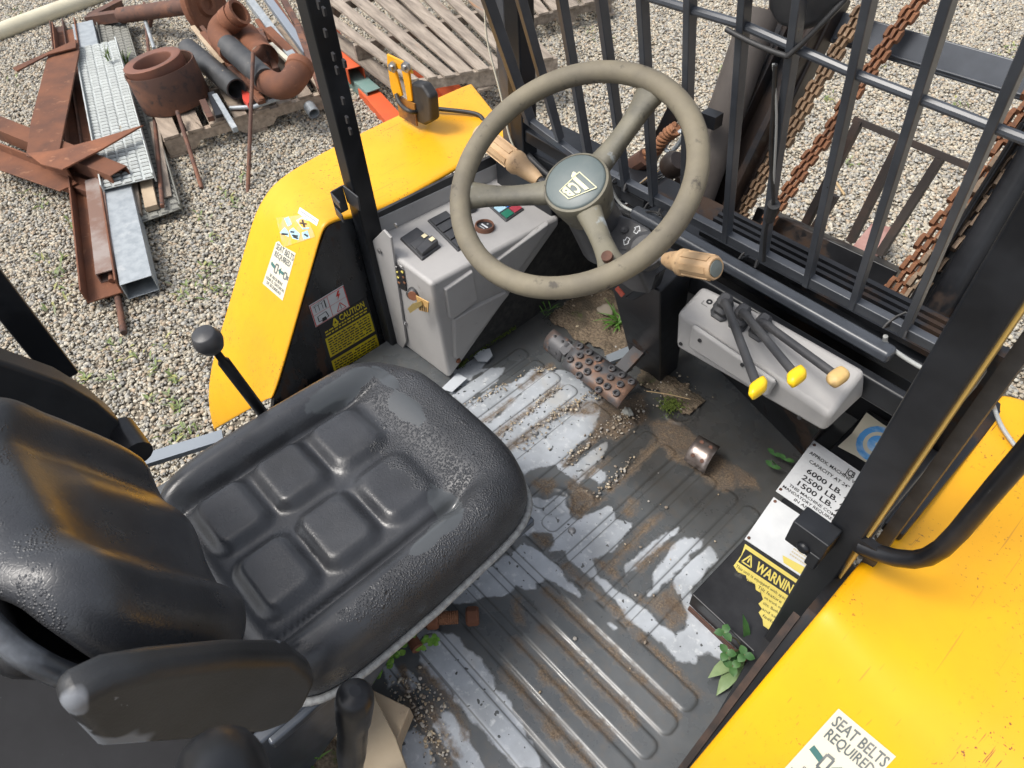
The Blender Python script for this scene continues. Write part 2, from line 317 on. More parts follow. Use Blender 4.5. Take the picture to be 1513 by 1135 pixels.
# ---- floor pan: one pressed sheet with raised ribs, dry, wet and muddy areas
def sd_poly(px, py, poly):
    poly = np.asarray(poly, float); d = np.full(px.shape, 1e9); ins = np.zeros(px.shape, bool); n = len(poly)
    for i in range(n):
        a, c_ = poly[i], poly[(i + 1) % n]; e = c_ - a; wx, wy = px - a[0], py - a[1]
        t = np.clip((wx * e[0] + wy * e[1]) / (e @ e + 1e-12), 0, 1); d = np.minimum(d, (wx - e[0] * t) ** 2 + (wy - e[1] * t) ** 2)
        cnd = ((a[1] > py) != (c_[1] > py)) & (px < (c_[0] - a[0]) * (py - a[1]) / (c_[1] - a[1] + 1e-15) + a[0]); ins ^= cnd
    return np.where(ins, 1, -1) * np.sqrt(d)
def fp(pts, ox=0, oy=0, s=1.): return [tuple(P(ox + a / s, oy + b_ / s, z=0)[:2]) for a, b_ in pts]
def rrect(px, py, x0, x1, y0, y1, r):
    qx = np.abs(px - (x0 + x1) / 2) - (x1 - x0) / 2 + r; qy = np.abs(py - (y0 + y1) / 2) - (y1 - y0) / 2 + r
    return -(np.hypot(np.maximum(qx, 0), np.maximum(qy, 0)) + np.minimum(np.maximum(qx, qy), 0) - r)
def seg_sd(px, py, pts, wd):
    d = np.full(px.shape, 1e9)
    for a, c_ in zip(pts[:-1], pts[1:]):
        a, c_ = np.array(a), np.array(c_); e = c_ - a; wx, wy = px - a[0], py - a[1]; t = np.clip((wx * e[0] + wy * e[1]) / (e @ e), 0, 1)
        d = np.minimum(d, np.hypot(wx - e[0] * t, wy - e[1] * t))
    return wd - d
def build_floor():
    x0, x1, y0, y1, st = -1.19, -.062, -.12, 1.19, .0028
    nx, ny = int((x1 - x0) / st) + 1, int((y1 - y0) / st) + 1
    gx, gy = np.meshgrid(np.linspace(x0, x1, nx), np.linspace(y0, y1, ny)); px, py = gx.ravel(), gy.ravel()
    rib = np.full(px.shape, -1.0)
    ribs = []
    for k, cx_ in enumerate([-.913, -.857, -.802, -.746, -.655, -.580, -.525, -.474, -.420, -.365, -.312, -.258]):
        ya, yb = (.35, .81) if cx_ < -.6 else ({-.580: .52, -.525: .50}.get(cx_, .455), .835)
        if cx_ == -.655: wd = .034
        else: wd = .0185
        ribs.append((cx_ - wd, cx_ + wd, ya, yb))
    for cy in (.178, .228, .278, .333, .386, .440): ribs.append((-.60 if cy > .25 else -.52, -.105, cy - .0185, cy + .0185))
    ribs += [(-.56, -.40, .10, .155), (-.118, -.068, .52, .66)]
    for a in ribs: rib = np.maximum(rib, rrect(px, py, *a, .014))
    ring = np.abs(np.hypot((px + .523) / 1.0, (py - .935) / 1.2)) ; ringv = np.clip(1 - np.abs(ring - .033) / .006, 0, 1)
    h = .0032 * np.clip(.5 + rib / .005, 0, 1) + .004 * ringv
    for q, r_ in (((855, 742), .03), ((820, 745), .035)):
        c_ = P(*q, z=0); h += .003 * np.clip(1 - (np.abs(np.hypot(px - c_.x, py - c_.y) - r_) / .006), 0, 1)
    C5 = (600, 480, 5.043); C76 = (760, 700, 5.043); C56 = (560, 820, 5.043); C85 = (800, 850, 5.043); C47 = (400, 760, 3.026); C26 = (900, 620, 5.043); C4 = (600, 420, 3.026)
    dry = [fp(p_, *c_) for p_, c_ in [
        ([(290, 480), (360, 340), (510, 230), (640, 240), (560, 330), (690, 320), (730, 330), (670, 440), (640, 480), (830, 420), (950, 340), (1010, 330), (1090, 330), (1240, 350), (1380, 500), (1480, 560), (1440, 700), (1400, 800), (1300, 890), (1200, 1000), (1160, 1060), (1240, 1060), (1380, 930), (1500, 880), (1460, 1010), (1330, 1120), (1290, 1190), (1200, 1130), (1110, 1050), (1000, 1060), (880, 1130), (780, 980), (600, 770), (430, 610)], C5),
        ([(560, 30), (620, -40), (690, -10), (690, 30), (630, 100)], C76),
        ([(-60, 330), (110, 180), (160, 190), (230, 200), (310, 160), (345, 145), (385, 180), (380, 250), (410, 310), (480, 350), (560, 310), (690, 245), (735, 265), (760, 340), (870, 380), (830, 470), (740, 570), (680, 620), (570, 640), (590, 700), (640, 780), (780, 870), (900, 960), (1090, 1135), (1180, 1220), (1080, 1260), (900, 1135), (830, 1060), (790, 980), (700, 900), (590, 790), (470, 710), (400, 630), (380, 580), (250, 590), (290, 540), (270, 450), (150, 430), (60, 480), (-60, 500)], C76),
        ([(570, 120), (800, 290), (1000, 460), (1090, 380), (1095, 290), (1030, 190), (985, 100), (1000, 0), (1190, -60), (1110, 140), (1290, 260), (1430, 380), (1500, 490), (1370, 640), (1250, 590), (1150, 590), (1150, 640), (1080, 665), (1010, 630), (870, 480), (770, 410), (640, 310), (580, 200), (470, 110)], C85),
        ([(-80, 640), (0, 570), (70, 520), (250, 640), (330, 700), (400, 800), (500, 910), (490, 930), (400, 880), (300, 820), (230, 800), (160, 820), (150, 860), (0, 850), (-80, 860)], C76),
        ([(500, 300), (650, 190), (840, 80), (950, 0), (1050, 20), (1100, 100), (1230, 190), (1170, 210), (1160, 260), (1100, 260), (1030, 240), (960, 290), (900, 310), (790, 320), (700, 350), (555, 370)], C56),
        ([(800, 710), (860, 670), (1020, 530), (1150, 430), (1220, 400), (1210, 450), (1050, 580), (900, 700), (830, 760)], C76),
        ([(1000, 880), (1040, 760), (1090, 660), (1180, 540), (1260, 480), (1420, 480), (1400, 540), (1290, 640), (1220, 730), (1080, 870), (1010, 910)], C76),
        ([(1190, 800), (1270, 690), (1450, 550), (1513, 640), (1300, 890)], C76),
        ([(240, 610), (310, 550), (500, 580), (600, 610), (650, 690), (740, 770), (830, 880), (880, 1000), (970, 1090), (1060, 1250), (1150, 1430), (1200, 1590), (1030, 1590), (760, 1300), (430, 960), (310, 800), (300, 740), (270, 660)], C56),
        ([(40, 830), (110, 830), (150, 880), (210, 860), (270, 910), (300, 970), (220, 1040), (130, 950), (60, 1010)], C56),
        ([(570, 990), (640, 950), (700, 990), (735, 1110), (720, 1180), (600, 1180)], C47), ([(720, 950), (780, 880), (830, 900), (890, 1010), (970, 1160), (860, 1160), (740, 980)], C47),
        ([(505, 370), (530, 370), (580, 400), (535, 420)], C85)]]
    sdd = np.full(px.shape, -1.0)
    for p_ in dry: sdd = np.maximum(sdd, sd_poly(px, py, p_))
    wetline = [fp(p_, *c_) for p_, c_ in [([(370, 490), (700, 270)], C5), ([(430, 605), (830, 330)], C5), ([(600, 750), (760, 610), (850, 520)], C5)]]
    for p_ in wetline: sdd = np.minimum(sdd, -seg_sd(px, py, p_, .0025))
    dirt = np.full(px.shape, -1.0)
    for p_, c_, wd in [([(560, 730), (700, 640), (790, 560)], C5, .0075), ([(870, 470), (960, 390), (1080, 300)], C5, .008), ([(660, 840), (860, 680), (1000, 570), (1140, 450)], C5, .008), ([(750, 940), (900, 830), (1060, 700), (1230, 600)], C5, .010), ([(1190, 1040), (1330, 920), (1513, 760)], C5, .009), ([(1350, 1120), (1513, 1000)], C5, .008),
                       ([(0, 530), (110, 440), (370, 170)], C26, .009), ([(140, 690), (180, 630)], C26, .013), ([(10, 1090), (240, 840), (370, 720)], C26, .009), ([(230, 1090), (440, 930)], C26, .009),
                       ([(40, 120), (300, 350), (520, 560), (700, 740), (1000, 1030)], C85, .0085), ([(180, -60), (330, 60), (540, 260), (880, 600), (1160, 880)], C85, .0075), ([(0, 390), (220, 580), (420, 790), (600, 980), (700, 1090)], C85, .0085), ([(0, 730), (140, 840), (260, 960), (420, 1120)], C85, .011), ([(0, 1050), (100, 1200)], C85, .01),
                       ([(740, 110), (800, 240)], C4, .006), ([(1100, 390), (1110, 470)], C47, .01), ([(1050, 700), (1200, 880), (1420, 1120)], C47, .009), ([(1090, 560), (1300, 780), (1513, 990)], C47, .006), ([(720, 860), (760, 950), (830, 1080)], C47, .007), ([(680, 690), (830, 860), (870, 1000)], C47, .007),
                       ([(590, 700), (630, 870), (700, 960), (800, 1120)], C47, .008)]:
        dirt = np.maximum(dirt, seg_sd(px, py, fp(p_, *c_), wd))
    for p_, c_ in [([(390, 60), (450, 20), (600, 150), (680, 190), (600, 260), (480, 340), (420, 290), (420, 170)], C76), ([(600, 650), (740, 670), (800, 790), (900, 950), (990, 960), (1110, 880), (1180, 830), (1260, 960), (1290, 1030), (1240, 1120), (1170, 1150), (980, 960), (740, 790)], C76), ([(130, 440), (280, 450), (290, 540), (200, 560)], C76),
                   ([(300, 20), (480, 0), (560, 60), (800, 250), (1100, 440), (1140, 520), (950, 500), (860, 560), (700, 440), (640, 380), (470, 300), (370, 200), (330, 130)], C26), ([(870, 540), (1060, 490), (1090, 600), (950, 700), (830, 680)], C4), ([(660, 560), (900, 500), (930, 560), (800, 600)], C4), ([(120, 60), (280, 30), (320, 90), (250, 190), (180, 130)], C76)]:
        dirt = np.maximum(dirt, sd_poly(px, py, fp(p_, *c_)))
    sc_ = .016
    footwell_dark = np.zeros(px.shape)  # soft-edged areas of the front footwell, mixed towards dark brown
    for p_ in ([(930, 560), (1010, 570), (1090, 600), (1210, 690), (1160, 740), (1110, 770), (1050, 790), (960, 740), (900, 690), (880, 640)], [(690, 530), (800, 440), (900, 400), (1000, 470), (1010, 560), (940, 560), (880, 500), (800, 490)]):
        footwell_dark = np.maximum(footwell_dark, np.clip(.5 + sd_poly(px, py, fp(p_)) / .09, 0, 1))
    cs = np.stack([np.clip(.5 + sdd / sc_ / 2, 0, 1), np.clip(.5 + dirt / sc_ / 2, 0, 1), np.clip(.5 + rib / .012, 0, 1), footwell_dark], 1)
    h = h + .0006 * np.sin(px * 31) * np.sin(py * 23)
    vs = np.stack([px, py, h], 1) - np.array(ORG[FK])
    idx = np.arange(nx * ny).reshape(ny, nx); fs = np.stack([idx[:-1, :-1].ravel(), idx[:-1, 1:].ravel(), idx[1:, 1:].ravel(), idx[1:, :-1].ravel()], 1)
    mt, nt, b, co = new_mat('wet_floor_sheet')
    at = nt.nodes.new('ShaderNodeAttribute'); at.attribute_name = 'tint'; sp = nt.nodes.new('ShaderNodeSeparateColor'); nt.links.new(at.outputs['Color'], sp.inputs[0])
    wob = mapr(nt, noise(nt, co, 34, 5, .55), .3, .7, -.16, .16); wob2 = mapr(nt, noise(nt, co, 130, 4, .6), .3, .7, -.12, .12)
    dryf = mapr(nt, mathn(nt, 'ADD', sp.outputs[0], wob), .43, .57)
    edge = mapr(nt, mathn(nt, 'ADD', sp.outputs[0], wob), .36, .46)
    dirf = mapr(nt, mathn(nt, 'ADD', mathn(nt, 'ADD', sp.outputs[1], wob), wob2), .34, .72)
    drops = mapr(nt, noise(nt, co, 95, 1, .4), .71, .72); dryf = mathn(nt, 'MULTIPLY', dryf, mathn(nt, 'SUBTRACT', 1., drops))
    dcol = mix(nt, mapr(nt, noise(nt, co, 11, 6), .35, .68), (.40, .43, .465), (.26, .28, .30)); dcol = mix(nt, mapr(nt, noise(nt, co, 70, 5), .56, .72), dcol, (.52, .54, .55))
    dcol = mix(nt, mapr(nt, noise(nt, co, 6, 4), .6, .72, 0, .5), dcol, (.42, .39, .33))
    wcol = mix(nt, mapr(nt, noise(nt, co, 7, 5), .35, .7), (.066, .073, .078), (.104, .110, .113)); wcol = mix(nt, mapr(nt, noise(nt, co, 55, 5), .5, .75, 0, .5), wcol, (.115, .102, .088))
    base = mix(nt, dryf, wcol, dcol); crease = mapr(nt, mathn(nt, 'ABSOLUTE', mathn(nt, 'SUBTRACT', sp.outputs[2], .42), 0.), .05, .17, .62, 0); base = mix(nt, crease, base, (.045, .045, .043))
    ring = mathn(nt, 'MULTIPLY', mathn(nt, 'SUBTRACT', edge, dryf), .35); base = mix(nt, ring, base, (.07, .07, .068))
    mud = mix(nt, mapr(nt, noise(nt, co, 260, 3), .38, .66), (.075, .052, .034), (.19, .138, .088)); mud = mix(nt, mapr(nt, noise(nt, co, 22, 4), .5, .75), mud, (.085, .06, .042))
    dark_mix = mathn(nt, 'MULTIPLY', at.outputs['Alpha'], mapr(nt, noise(nt, co, 12, 5), .3, .6, .55, 1)); base = mix(nt, mathn(nt, 'MULTIPLY', dark_mix, .62), base, (.032, .027, .021))
    mudf = mathn(nt, 'MULTIPLY', dirf, mapr(nt, noise(nt, co, 45, 5), .3, .6, .35, .95))
    base = mix(nt, mudf, base, mud); nt.links.new(base, b.inputs['Base Color'])
    r_ = nt.nodes.new('ShaderNodeMix'); nt.links.new(dryf, r_.inputs[0]); nt.links.new(mapr(nt, noise(nt, co, 14, 4), .3, .7, .20, .40), r_.inputs[2]); r_.inputs[3].default_value = .5
    r2 = nt.nodes.new('ShaderNodeMix'); nt.links.new(mudf, r2.inputs[0]); nt.links.new(r_.outputs[0], r2.inputs[2]); r2.inputs[3].default_value = .85; nt.links.new(r2.outputs[0], b.inputs['Roughness'])
    bump(nt, b, mathn(nt, 'MULTIPLY', noise(nt, co, 300, 3), mudf), .5, .002); bump(nt, b, noise(nt, co, 18, 3), .12, .004)
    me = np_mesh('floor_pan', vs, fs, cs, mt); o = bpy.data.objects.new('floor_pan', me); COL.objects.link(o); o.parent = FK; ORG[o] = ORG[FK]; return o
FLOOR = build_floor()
part('floor_underframe', M().box((-.63, .53, -.06), (1.13, 1.36, .1)), BLKR)
s = M()
for q in ((845, 785), (790, 640), (1068, 985)):
    c = P(*q, z=.002); s.lathe(c, (0, 0, 1), [(.0, .006), (.006, .0055), (.008, .003), (.0085, 0)], 12)
split_parts('floor_screw', s, STL, FLOOR)
# ---- mudguards: a strip between an inner and an outer rim curve
def fender(side, name):
    inn = [(400, 590, 'x'), (410, 570), (440, 464), (462, 388), (474, 345), (480, 331), (492, 324), (514, 318), (562, 312), (640, 268), (717, 222), (760, 197)]
    inner = [P(a[0], a[1], x=XL) for a in inn]
    outer = [(p.y, p.z) for p in (P(u, v, x=-1.5) for u, v in ((318, 640), (302, 575), (338, 458), (357, 392), (372, 338), (380, 314), (392, 292), (410, 266), (470, 230), (560, 184), (650, 144), (700, 122)))]
    # even out the inner curve in y,z
    rows = []; ins = [(p.y, p.z) for p in inner]
    for k, (yo, zo) in enumerate(outer):
        yi, zi = ins[k]
        row = []
        for j in range(9):
            t = j / 8; x = XL - .006 - .30 * t; e = t
            row.append((x, yi + (yo - yi) * e, zi + (zo - zi) * e))
        drop = .05
        row += [(XL - .312, yo, zo - .006), (XL - .316, yo, zo - drop)]
        row = [(XL - .004, yi, zi - .012)] + row
        rows.append(row)
    if side > 0: rows = [[(XL + XR - x + .008 + .016 * max(0, z) / .38, y, z) for x, y, z in r] for r in rows]
    m = M().grid(rows); o = part(name, m, YEL, smooth=50)
    so = o.modifiers.new('thick', 'SOLIDIFY'); so.thickness = .005; so.offset = -1 if side < 0 else 1
    sb = o.modifiers.new('sub', 'SUBSURF'); sb.levels = sb.render_levels = 2
    return o
fl_ = [(p.y + .004, p.z - .006) for p in (P(u, v, x=XL) for u, v in ((402, 588), (410, 570), (440, 464), (462, 388), (476, 345), (482, 333), (494, 326), (516, 320)))]
part('fender_lip', M().prism([(-.060, y, z - .012) for y, z in [(fl_[0][0], -.3)] + fl_[:5] + [(fl_[4][0] + .01, -.3)]], (.010, 0, 0)), mk('lip_black', (.02, .014, .012), .6, var=((.055, .032, .022), 30, .45, .65)))
part('fender_skirt', M().prism([(-.0495, y, z - .020) for y, z in [(fl_[0][0], -.3)] + fl_ + [(.66, .33), (.66, -.3)]], (.022, 0, 0)), BLKR)
FL = fender(-1, 'left_fender'); FR = fender(1, 'right_fender')
# ---- decals: flat prints laid on a face of the machine
def quad_map(c):
    TL, TR, BR, BL = [Vector(q) for q in c]
    return lambda s, t: (TL * (1 - s) + TR * s) * (1 - t) + (BL * (1 - s) + BR * s) * t
def text_on(m, s, f, box, mi=0, bold=.0, shear=0.0):
    """one line of print stretched into box (s0, s1, t0, t1) of the face f"""
    cu = bpy.data.curves.new('t', 'FONT'); cu.body = s; cu.size = 1; cu.offset = bold; cu.shear = shear; cu.resolution_u = 2
    t = bpy.data.objects.new('t', cu); me = t.to_mesh(); a = np.array([v.co[:2] for v in me.vertices])
    if len(a):
        x0, x1 = a[:, 0].min(), a[:, 0].max(); h = .72; s0, s1, t0, t1 = box
        if s1 is None: s1 = s0 + (x1 - x0) * (t1 - t0) / h * .55
        m.add([f(s0 + (x - x0) / (x1 - x0) * (s1 - s0), t1 - y / h * (t1 - t0)) for x, y in a], [tuple(p.vertices) for p in me.polygons], mi)
    t.to_mesh_clear(); bpy.data.objects.remove(t); bpy.data.curves.remove(cu)
def dashes(m, f, s0, s1, t0, t1, n, mi=0, dens=.75):    # print too small to read: broken lines of ink
    for k in range(n):
        ta = t0 + (t1 - t0) * (k + .2) / n; tb = t0 + (t1 - t0) * (k + .68) / n; s = s0
        while s < s1 - .01:
            l = (s1 - s0) * random.uniform(.04, .13); e = min(s + l, s1); m.add([f(s, tb), f(e, tb), f(e, ta), f(s, ta)], [(0, 1, 2, 3)], mi); s = e + (s1 - s0) * .022
            if random.random() > .97: s += .05
def poly_on(m, f, pts, mi=0): m.add([f(a, b) for a, b in pts], [tuple(range(len(pts)))], mi)
def stroke(m, f, pts, wd, mi=0, asp=1.0):
    for (a, b), (c, d) in zip(pts[:-1], pts[1:]):
        dx, dy = c - a, (d - b) / asp; l = math.hypot(dx, dy) + 1e-9; nx, ny = -dy / l * wd / 2, dx / l * wd / 2 * asp
        m.add([f(a + nx, b + ny), f(c + nx, d + ny), f(c - nx, d - ny), f(a - nx, b - ny)], [(0, 1, 2, 3)], mi)
def lift(f, n, e): n = Vector(n); return lambda s, t: f(s, t) + n * e
def panel_on(m, f, outline, mi=0, sub=1): poly_on(m, f, outline, mi)
def decal(name, parent, f, outline, mat, draw, inks, nrm, thick=.0012, label=None):
    nrm = Vector(nrm); m = M(); top = [f(a, b) + nrm * thick for a, b in outline]; m.hexa([f(a, b) for a, b in outline], top)
    o = part(name, m, mat, parent, smooth=0, label=label); k = M(); draw(k, lift(f, nrm, thick + .0006))
    if k.v: part('lettering', k, inks, o, smooth=0)
    return o
RECT = [(0, 0), (1, 0), (1, 1), (0, 1)]
# ---- black inner panel beside the left mudguard, with its stickers
XP = -1.206
pl = [(.17, -.2)] + [(p.y + .006, p.z - .010) for p in (P(u, v, x=XL) for u, v in ((402, 588), (410, 570), (440, 464), (462, 388), (476, 345), (482, 333), (494, 326), (516, 320), (562, 314)))] + [(.70, .33), (.70, -.2)]
IP = part('inner_panel', M().prism([(XP - .012, y, z) for y, z in pl], (.012, 0, 0)), mk('inner_black', (.010, .0105, .012), .22, var=((.025, .027, .031), 9, .45, .6), spots=((.045, .024, .015), 4.2, .50, .03, .8), spots2=((.09, .04, .02), 26, .66, .06, .8), rvar=.45, stretch=(1, 1.6, .7)))
def px_quad(pts, x, y=None, z=None): return quad_map([P(u, v, x=x) for u, v in pts])
f = px_quad([(456.3, 451.7), (506.9, 421), (516.8, 452.7), (466.3, 483.4)], XP)
def d_pict(m, f):
    for a in ([(.02, .03), (.98, .03)], [(.02, .97), (.98, .97)], [(.015, .03), (.015, .97)], [(.985, .03), (.985, .97)]): stroke(m, f, a, .022, 1)
    stroke(m, f, [(.03, .5), (.97, .5)], .012, 1); stroke(m, f, [(.5, .05), (.5, .95)], .012, 1)
    for x in (.12, .22, .32): stroke(m, f, [(x - .045, .18), (x + .045, .14)], .015, 0); stroke(m, f, [(x, .15), (x, .42)], .014, 0)
    stroke(m, f, [(.40, .10), (.40, .46)], .03, 0); stroke(m, f, [(.06, .12), (.46, .06)], .012, 0)
    poly_on(m, f, [(.80, .08), (.72, .28), (.78, .28), (.74, .44), (.86, .22), (.80, .22), (.86, .08)], 1)
    stroke(m, f, [(.64, .9), (.77, .58), (.90, .9), (.64, .9)], .022, 1); stroke(m, f, [(.77, .66), (.77, .86)], .014, 0)
    stroke(m, f, [(.12, .86), (.12, .62), (.36, .60), (.40, .86), (.12, .86)], .022, 0); poly_on(m, f, [(.22, .78), (.32, .78), (.34, .94), (.2, .94)], 0)
decal('hazard_sticker', FK, f, RECT, WHT, d_pict, [INK, RED], (1, 0, 0), label='white four picture hazard sticker with red lines')
f = px_quad([(466, 486), (524, 443), (560, 500), (484, 546)], XP)
def d_caution(m, f):
    text_on(m, 'CAUTION', f, (.40, .92, .02, .11), 0, .02)
    stroke(m, f, [(.26, .12), (.31, .03), (.36, .12), (.26, .12)], .03, 0)
    dashes(m, f, .08, .95, .13, .22, 2, 0)
    def box(t0, t1): poly_on(m, f, [(.05, t0), (.97, t0), (.97, t1), (.05, t1)], 0)
    box(.24, .56); box(.62, .92); g = lift(f, (1, 0, 0), .0006); dashes(m, g, .09, .93, .26, .54, 7, 1); dashes(m, g, .09, .93, .65, .90, 6, 1)
f2 = px_quad([(464.5, 486), (519, 452), (567, 520), (485, 570)], XP)
qc = [P(470, 481, x=XP), P(541, 439, x=XP), P(566, 522, x=XP), P(494, 566, x=XP)]
decal('caution_sticker', FK, quad_map(qc), RECT, INK, d_caution, [DYEL, INK], (1, 0, 0), label='black and yellow caution sticker under the hazard pictures')
# ---- guard posts
def post(x0, x1, y0, y1, z0, z1, mat=BLKW, name='post', lean=0):
    return part(name, M().hexa([(x0, y0, z0), (x1, y0, z0), (x1, y1, z0), (x0, y1, z0)], [(x0, y0 - lean, z1), (x1, y0 - lean, z1), (x1, y1 - lean, z1), (x0, y1 - lean, z1)]), mat, bevel=.004)
lp = post(-1.205, -1.165, .585, .63, -.02, 1.5)
k = M()
for u, v in ((478, 18), (480, 50), (492, 85), (497, 105), (506, 150), (512, 178), (508, 95), (517, 195), (470, 8)):
    c = P(u, v, y=.5838); k.hexa([c + V(-.003, .004, -.007), c + V(.003, .004, -.006), c + V(.004, .004, .006), c + V(-.003, .004, .008)], [c + V(-.003, -.0006, -.007), c + V(.003, -.0006, -.006), c + V(.004, -.0006, .006), c + V(-.003, -.0006, .008)])
split_parts('post_mark', k, INK, lp, smooth=0)
rp = post(-.089, -.046, .60, .655, .05, 1.15)
k = M().box((-.0445, .618, .6), (.004, .02, 1.1)); part('post_edge_strip', k, mk('edge_strip', (.55, .36, .10), .5), rp)
k = M().box((-.028, .66, .55), (.016, .05, 1.0)); part('post_seal', k, RUB, rp)
post(-1.13, -1.085, .985, 1.03, .30, 1.4); post(-1.17, -1.135, 1.0, 1.045, .25, 1.35, BARM, lean=.02)
def latch(u, v, y, flip):                 # bent door latch plate on a post
    c = P(u, v, y=y); m = M(); s = .028
    m.prism([c + V(-s, 0, .03), c + V(s, 0, .026), c + V(s * .8, 0, -.012), c + V(-s * .9, 0, -.012)], (0, -.004, 0))
    m.prism([c + V(-s, -.004, .03), c + V(-s, -.034, .028), c + V(-s, -.034, -.03), c + V(-s, -.004, -.03)], (.004, 0, 0))
    m.prism([c + V(-s, -.034, .026), c + V(s * .5, -.04, .024), c + V(s * .5, -.04, .006), c + V(-s, -.034, .006)], (0, .004, 0))
    m.prism([c + V(-s, -.034, -.008), c + V(s * .3, -.04, -.01), c + V(s * .3, -.04, -.03), c + V(-s, -.034, -.03)], (0, .004, 0))
    return part('latch_plate', m, GRYD, bevel=.002)
latch(523, 298, .583, 1); 
c = P(1212, 790, y=.598); k = M().box(c + V(-.005, -.016, .012), (.052, .034, .05)).box(c + V(.012, -.020, -.012), (.016, .03, .03)); k.lathe(c + V(-.005, -.032, 0), (0, -1, 0), [(0, .007), (.007, .006), (.010, .002), (.010, 0)], 12)
part('latch_plate', k, BLKW, bevel=.008, segs=3)
post(-1.16, -1.12, -.066, -.022, .42, 1.3)
k = M(); pts = [P(1272, 810, y=.605), P(1305, 820, y=.605)]
a = V(-.045, .605, .440); path = [a, a + V(.020, 0, .008), a + V(.040, 0, .022), V(.011, .605, .480), V(.020, .605, .500), V(.0255, .605, .53), V(.027, .605, .57), V(.026, .605, .66), V(.026, .605, .8), V(.025, .605, 1.0)]
k.tube([V(p.x, p.y, p.z) for p in path], .0112, 14); k.box(a + V(.010, 0, .004), (.034, .012, .03)); part('grab_rail', k, BLK, smooth=50)
# ---- side ledge with the maker's plates
zl = .055; q = [P(1022, 878, z=zl), P(1228, 598, z=zl), V(-.05, 1.0, zl), V(-.05, .36, zl)]
q = [V(-.212, .578, zl), V(-.212, .985, zl), V(-.064, .985, zl), V(-.064, .42, zl), V(-.115, .452, zl)]
q[0] = P(1022, 878, z=zl); q[4] = P(1112, 962, z=zl); q[1] = V(q[0].x, 1.18, zl); q[2] = V(-.064, 1.18, zl)
part('side_ledge', M().prism([p - V(0, 0, zl - .012) for p in q], (0, 0, zl - .012)), mk('ledge_black', (.011, .0115, .013), .33, spec=.35, var=((.03, .031, .034), 9, .4, .65), spots=((.085, .085, .08), 7, .585, .06, .55), spots2=((.09, .05, .025), 30, .68, .05, .8), bmp=(50, .15, .002)), bevel=.003)
part('ledge_lip', M().beam(q[0] + V(.004, -.003, -.048), q[4] + V(0, -.003, -.048), .004, .012), RUSTD)
def zq(pts, z): return quad_map([P(u, v, z=z) for u, v in pts])
zt = zl + .0005
f = zq([(1202, 651), (1290, 711), (1240, 790), (1146, 726)], zt)
def d_cap(m, f):
    text_on(m, 'APPROX. MACHINE WEIGHT', f, (.06, 1.06, .17, .225), 0, .012); text_on(m, 'JCB', f, (.62, .76, .06, .16), 0, .03); text_on(m, '930', f, (.84, 1.0, .07, .15), 0, .02)
    text_on(m, 'CAPACITY AT 24" LOAD', f, (.13, 1.03, .29, .345), 0, .012)
    for k, (a, b_) in enumerate((('6000 LB. AT', .42), ('2500 LB. AT', .545), ('1500 LB. AT', .665))): text_on(m, a, f, (.18, 1.0, b_, b_ + .08), 0, .02)
    text_on(m, 'THIS MACHINE COMPLIES', f, (.10, 1.0, .785, .83), 0, .012); text_on(m, 'MANDATORY REQUIREMENTS', f, (.04, 1.05, .855, .90), 0, .012); text_on(m, 'IN ANSI B56.6', f, (.27, .78, .925, .97), 0, .012)
pl1 = decal('capacity_plate', FK, f, RECT, WHT, d_cap, [INK], (0, 0, 1), label='white metal capacity plate with black load figures')
f2 = zq([(1143, 735), (1236, 797), (1192, 858), (1100, 797)], zt)
def d_blank(m, f):
    dashes(m, f, .62, .98, .42, .80, 6, 1, .6); poly_on(m, f, [(.55, .86), (1, .80), (1, .97), (.62, .97)], 0)
pl2 = decal('worn_plate', FK, f2, RECT, WHT, d_blank, [FADE, mk('faint_ink', (.45, .40, .28), .6)], (0, 0, 1), label='white metal plate worn almost blank')
k = M()
for pl_, f_ in ((pl1, f), (pl2, f2)):
    k = M()
    for a, b_ in ((.05, .06), (.04, .94)):
        k.lathe(f_(a, b_) + V(0, 0, .001), (0, 0, 1), [(0, .003), (.0025, .0026), (.0035, .0)], 10)
    split_parts('rivet', k, RUSTD, pl_)
f = zq([(1099, 803), (1190, 865), (1156, 945), (1055, 880)], zt)
def d_warn(m, f):
    poly_on(m, f, [(.06, .07), (1.0, .07), (1.0, .33), (.06, .33)], 0)
    g = lift(f, (0, 0, 1), .0006); text_on(m, 'WARNING', g, (.30, .97, .12, .29), 1, .03)
    stroke(m, g, [(.10, .29), (.17, .11), (.25, .29), (.10, .29)], .022, 1); stroke(m, g, [(.175, .17), (.175, .25)], .02, 1)
    for a, t in (('This unit is equipped with special hyd', .37), ('tilt feature. Tilt feature is for', .46)): text_on(m, a, f, (.06, 1.0, t, t + .055), 0)
    for a, s0, t in (('on truck or loaded', .58, .55), ('site. Both ground', .60, .64), ('and secured', .62, .73), ('feature is', .66, .82)): text_on(m, a, f, (s0, 1.0, t, t + .05), 0)
out = [(.02, 0), (1, 0), (1, 1), (.72, .98), (.68, .90), (.60, .84), (.62, .76), (.55, .72), (.58, .62), (.52, .55), (.44, .55), (.40, .48), (.28, .50), (.24, .44), (.12, .47), (.03, .42), (.05, .2)]
decal('warning_sticker', FK, f, out, FADE, d_warn, [INK, FADE], (0, 0, 1), label='torn yellow warning sticker on the black ledge')
f = zq([(1280, 610), (1330, 643), (1290, 690), (1238, 660)], zt)
def d_blue(m, f):
    n = 20; cx_, cy_ = .72, .5
    for r0, r1 in ((.34, .50), (.05, .24)):
        m.add([f(cx_ + r * math.cos(t), cy_ + r * math.sin(t) * .9) for t in [2 * math.pi * i / n for i in range(n)] for r in (r0, r1)], [(2 * i, 2 * i + 1, (2 * i + 3) % (2 * n), (2 * i + 2) % (2 * n)) for i in range(n)], 0)
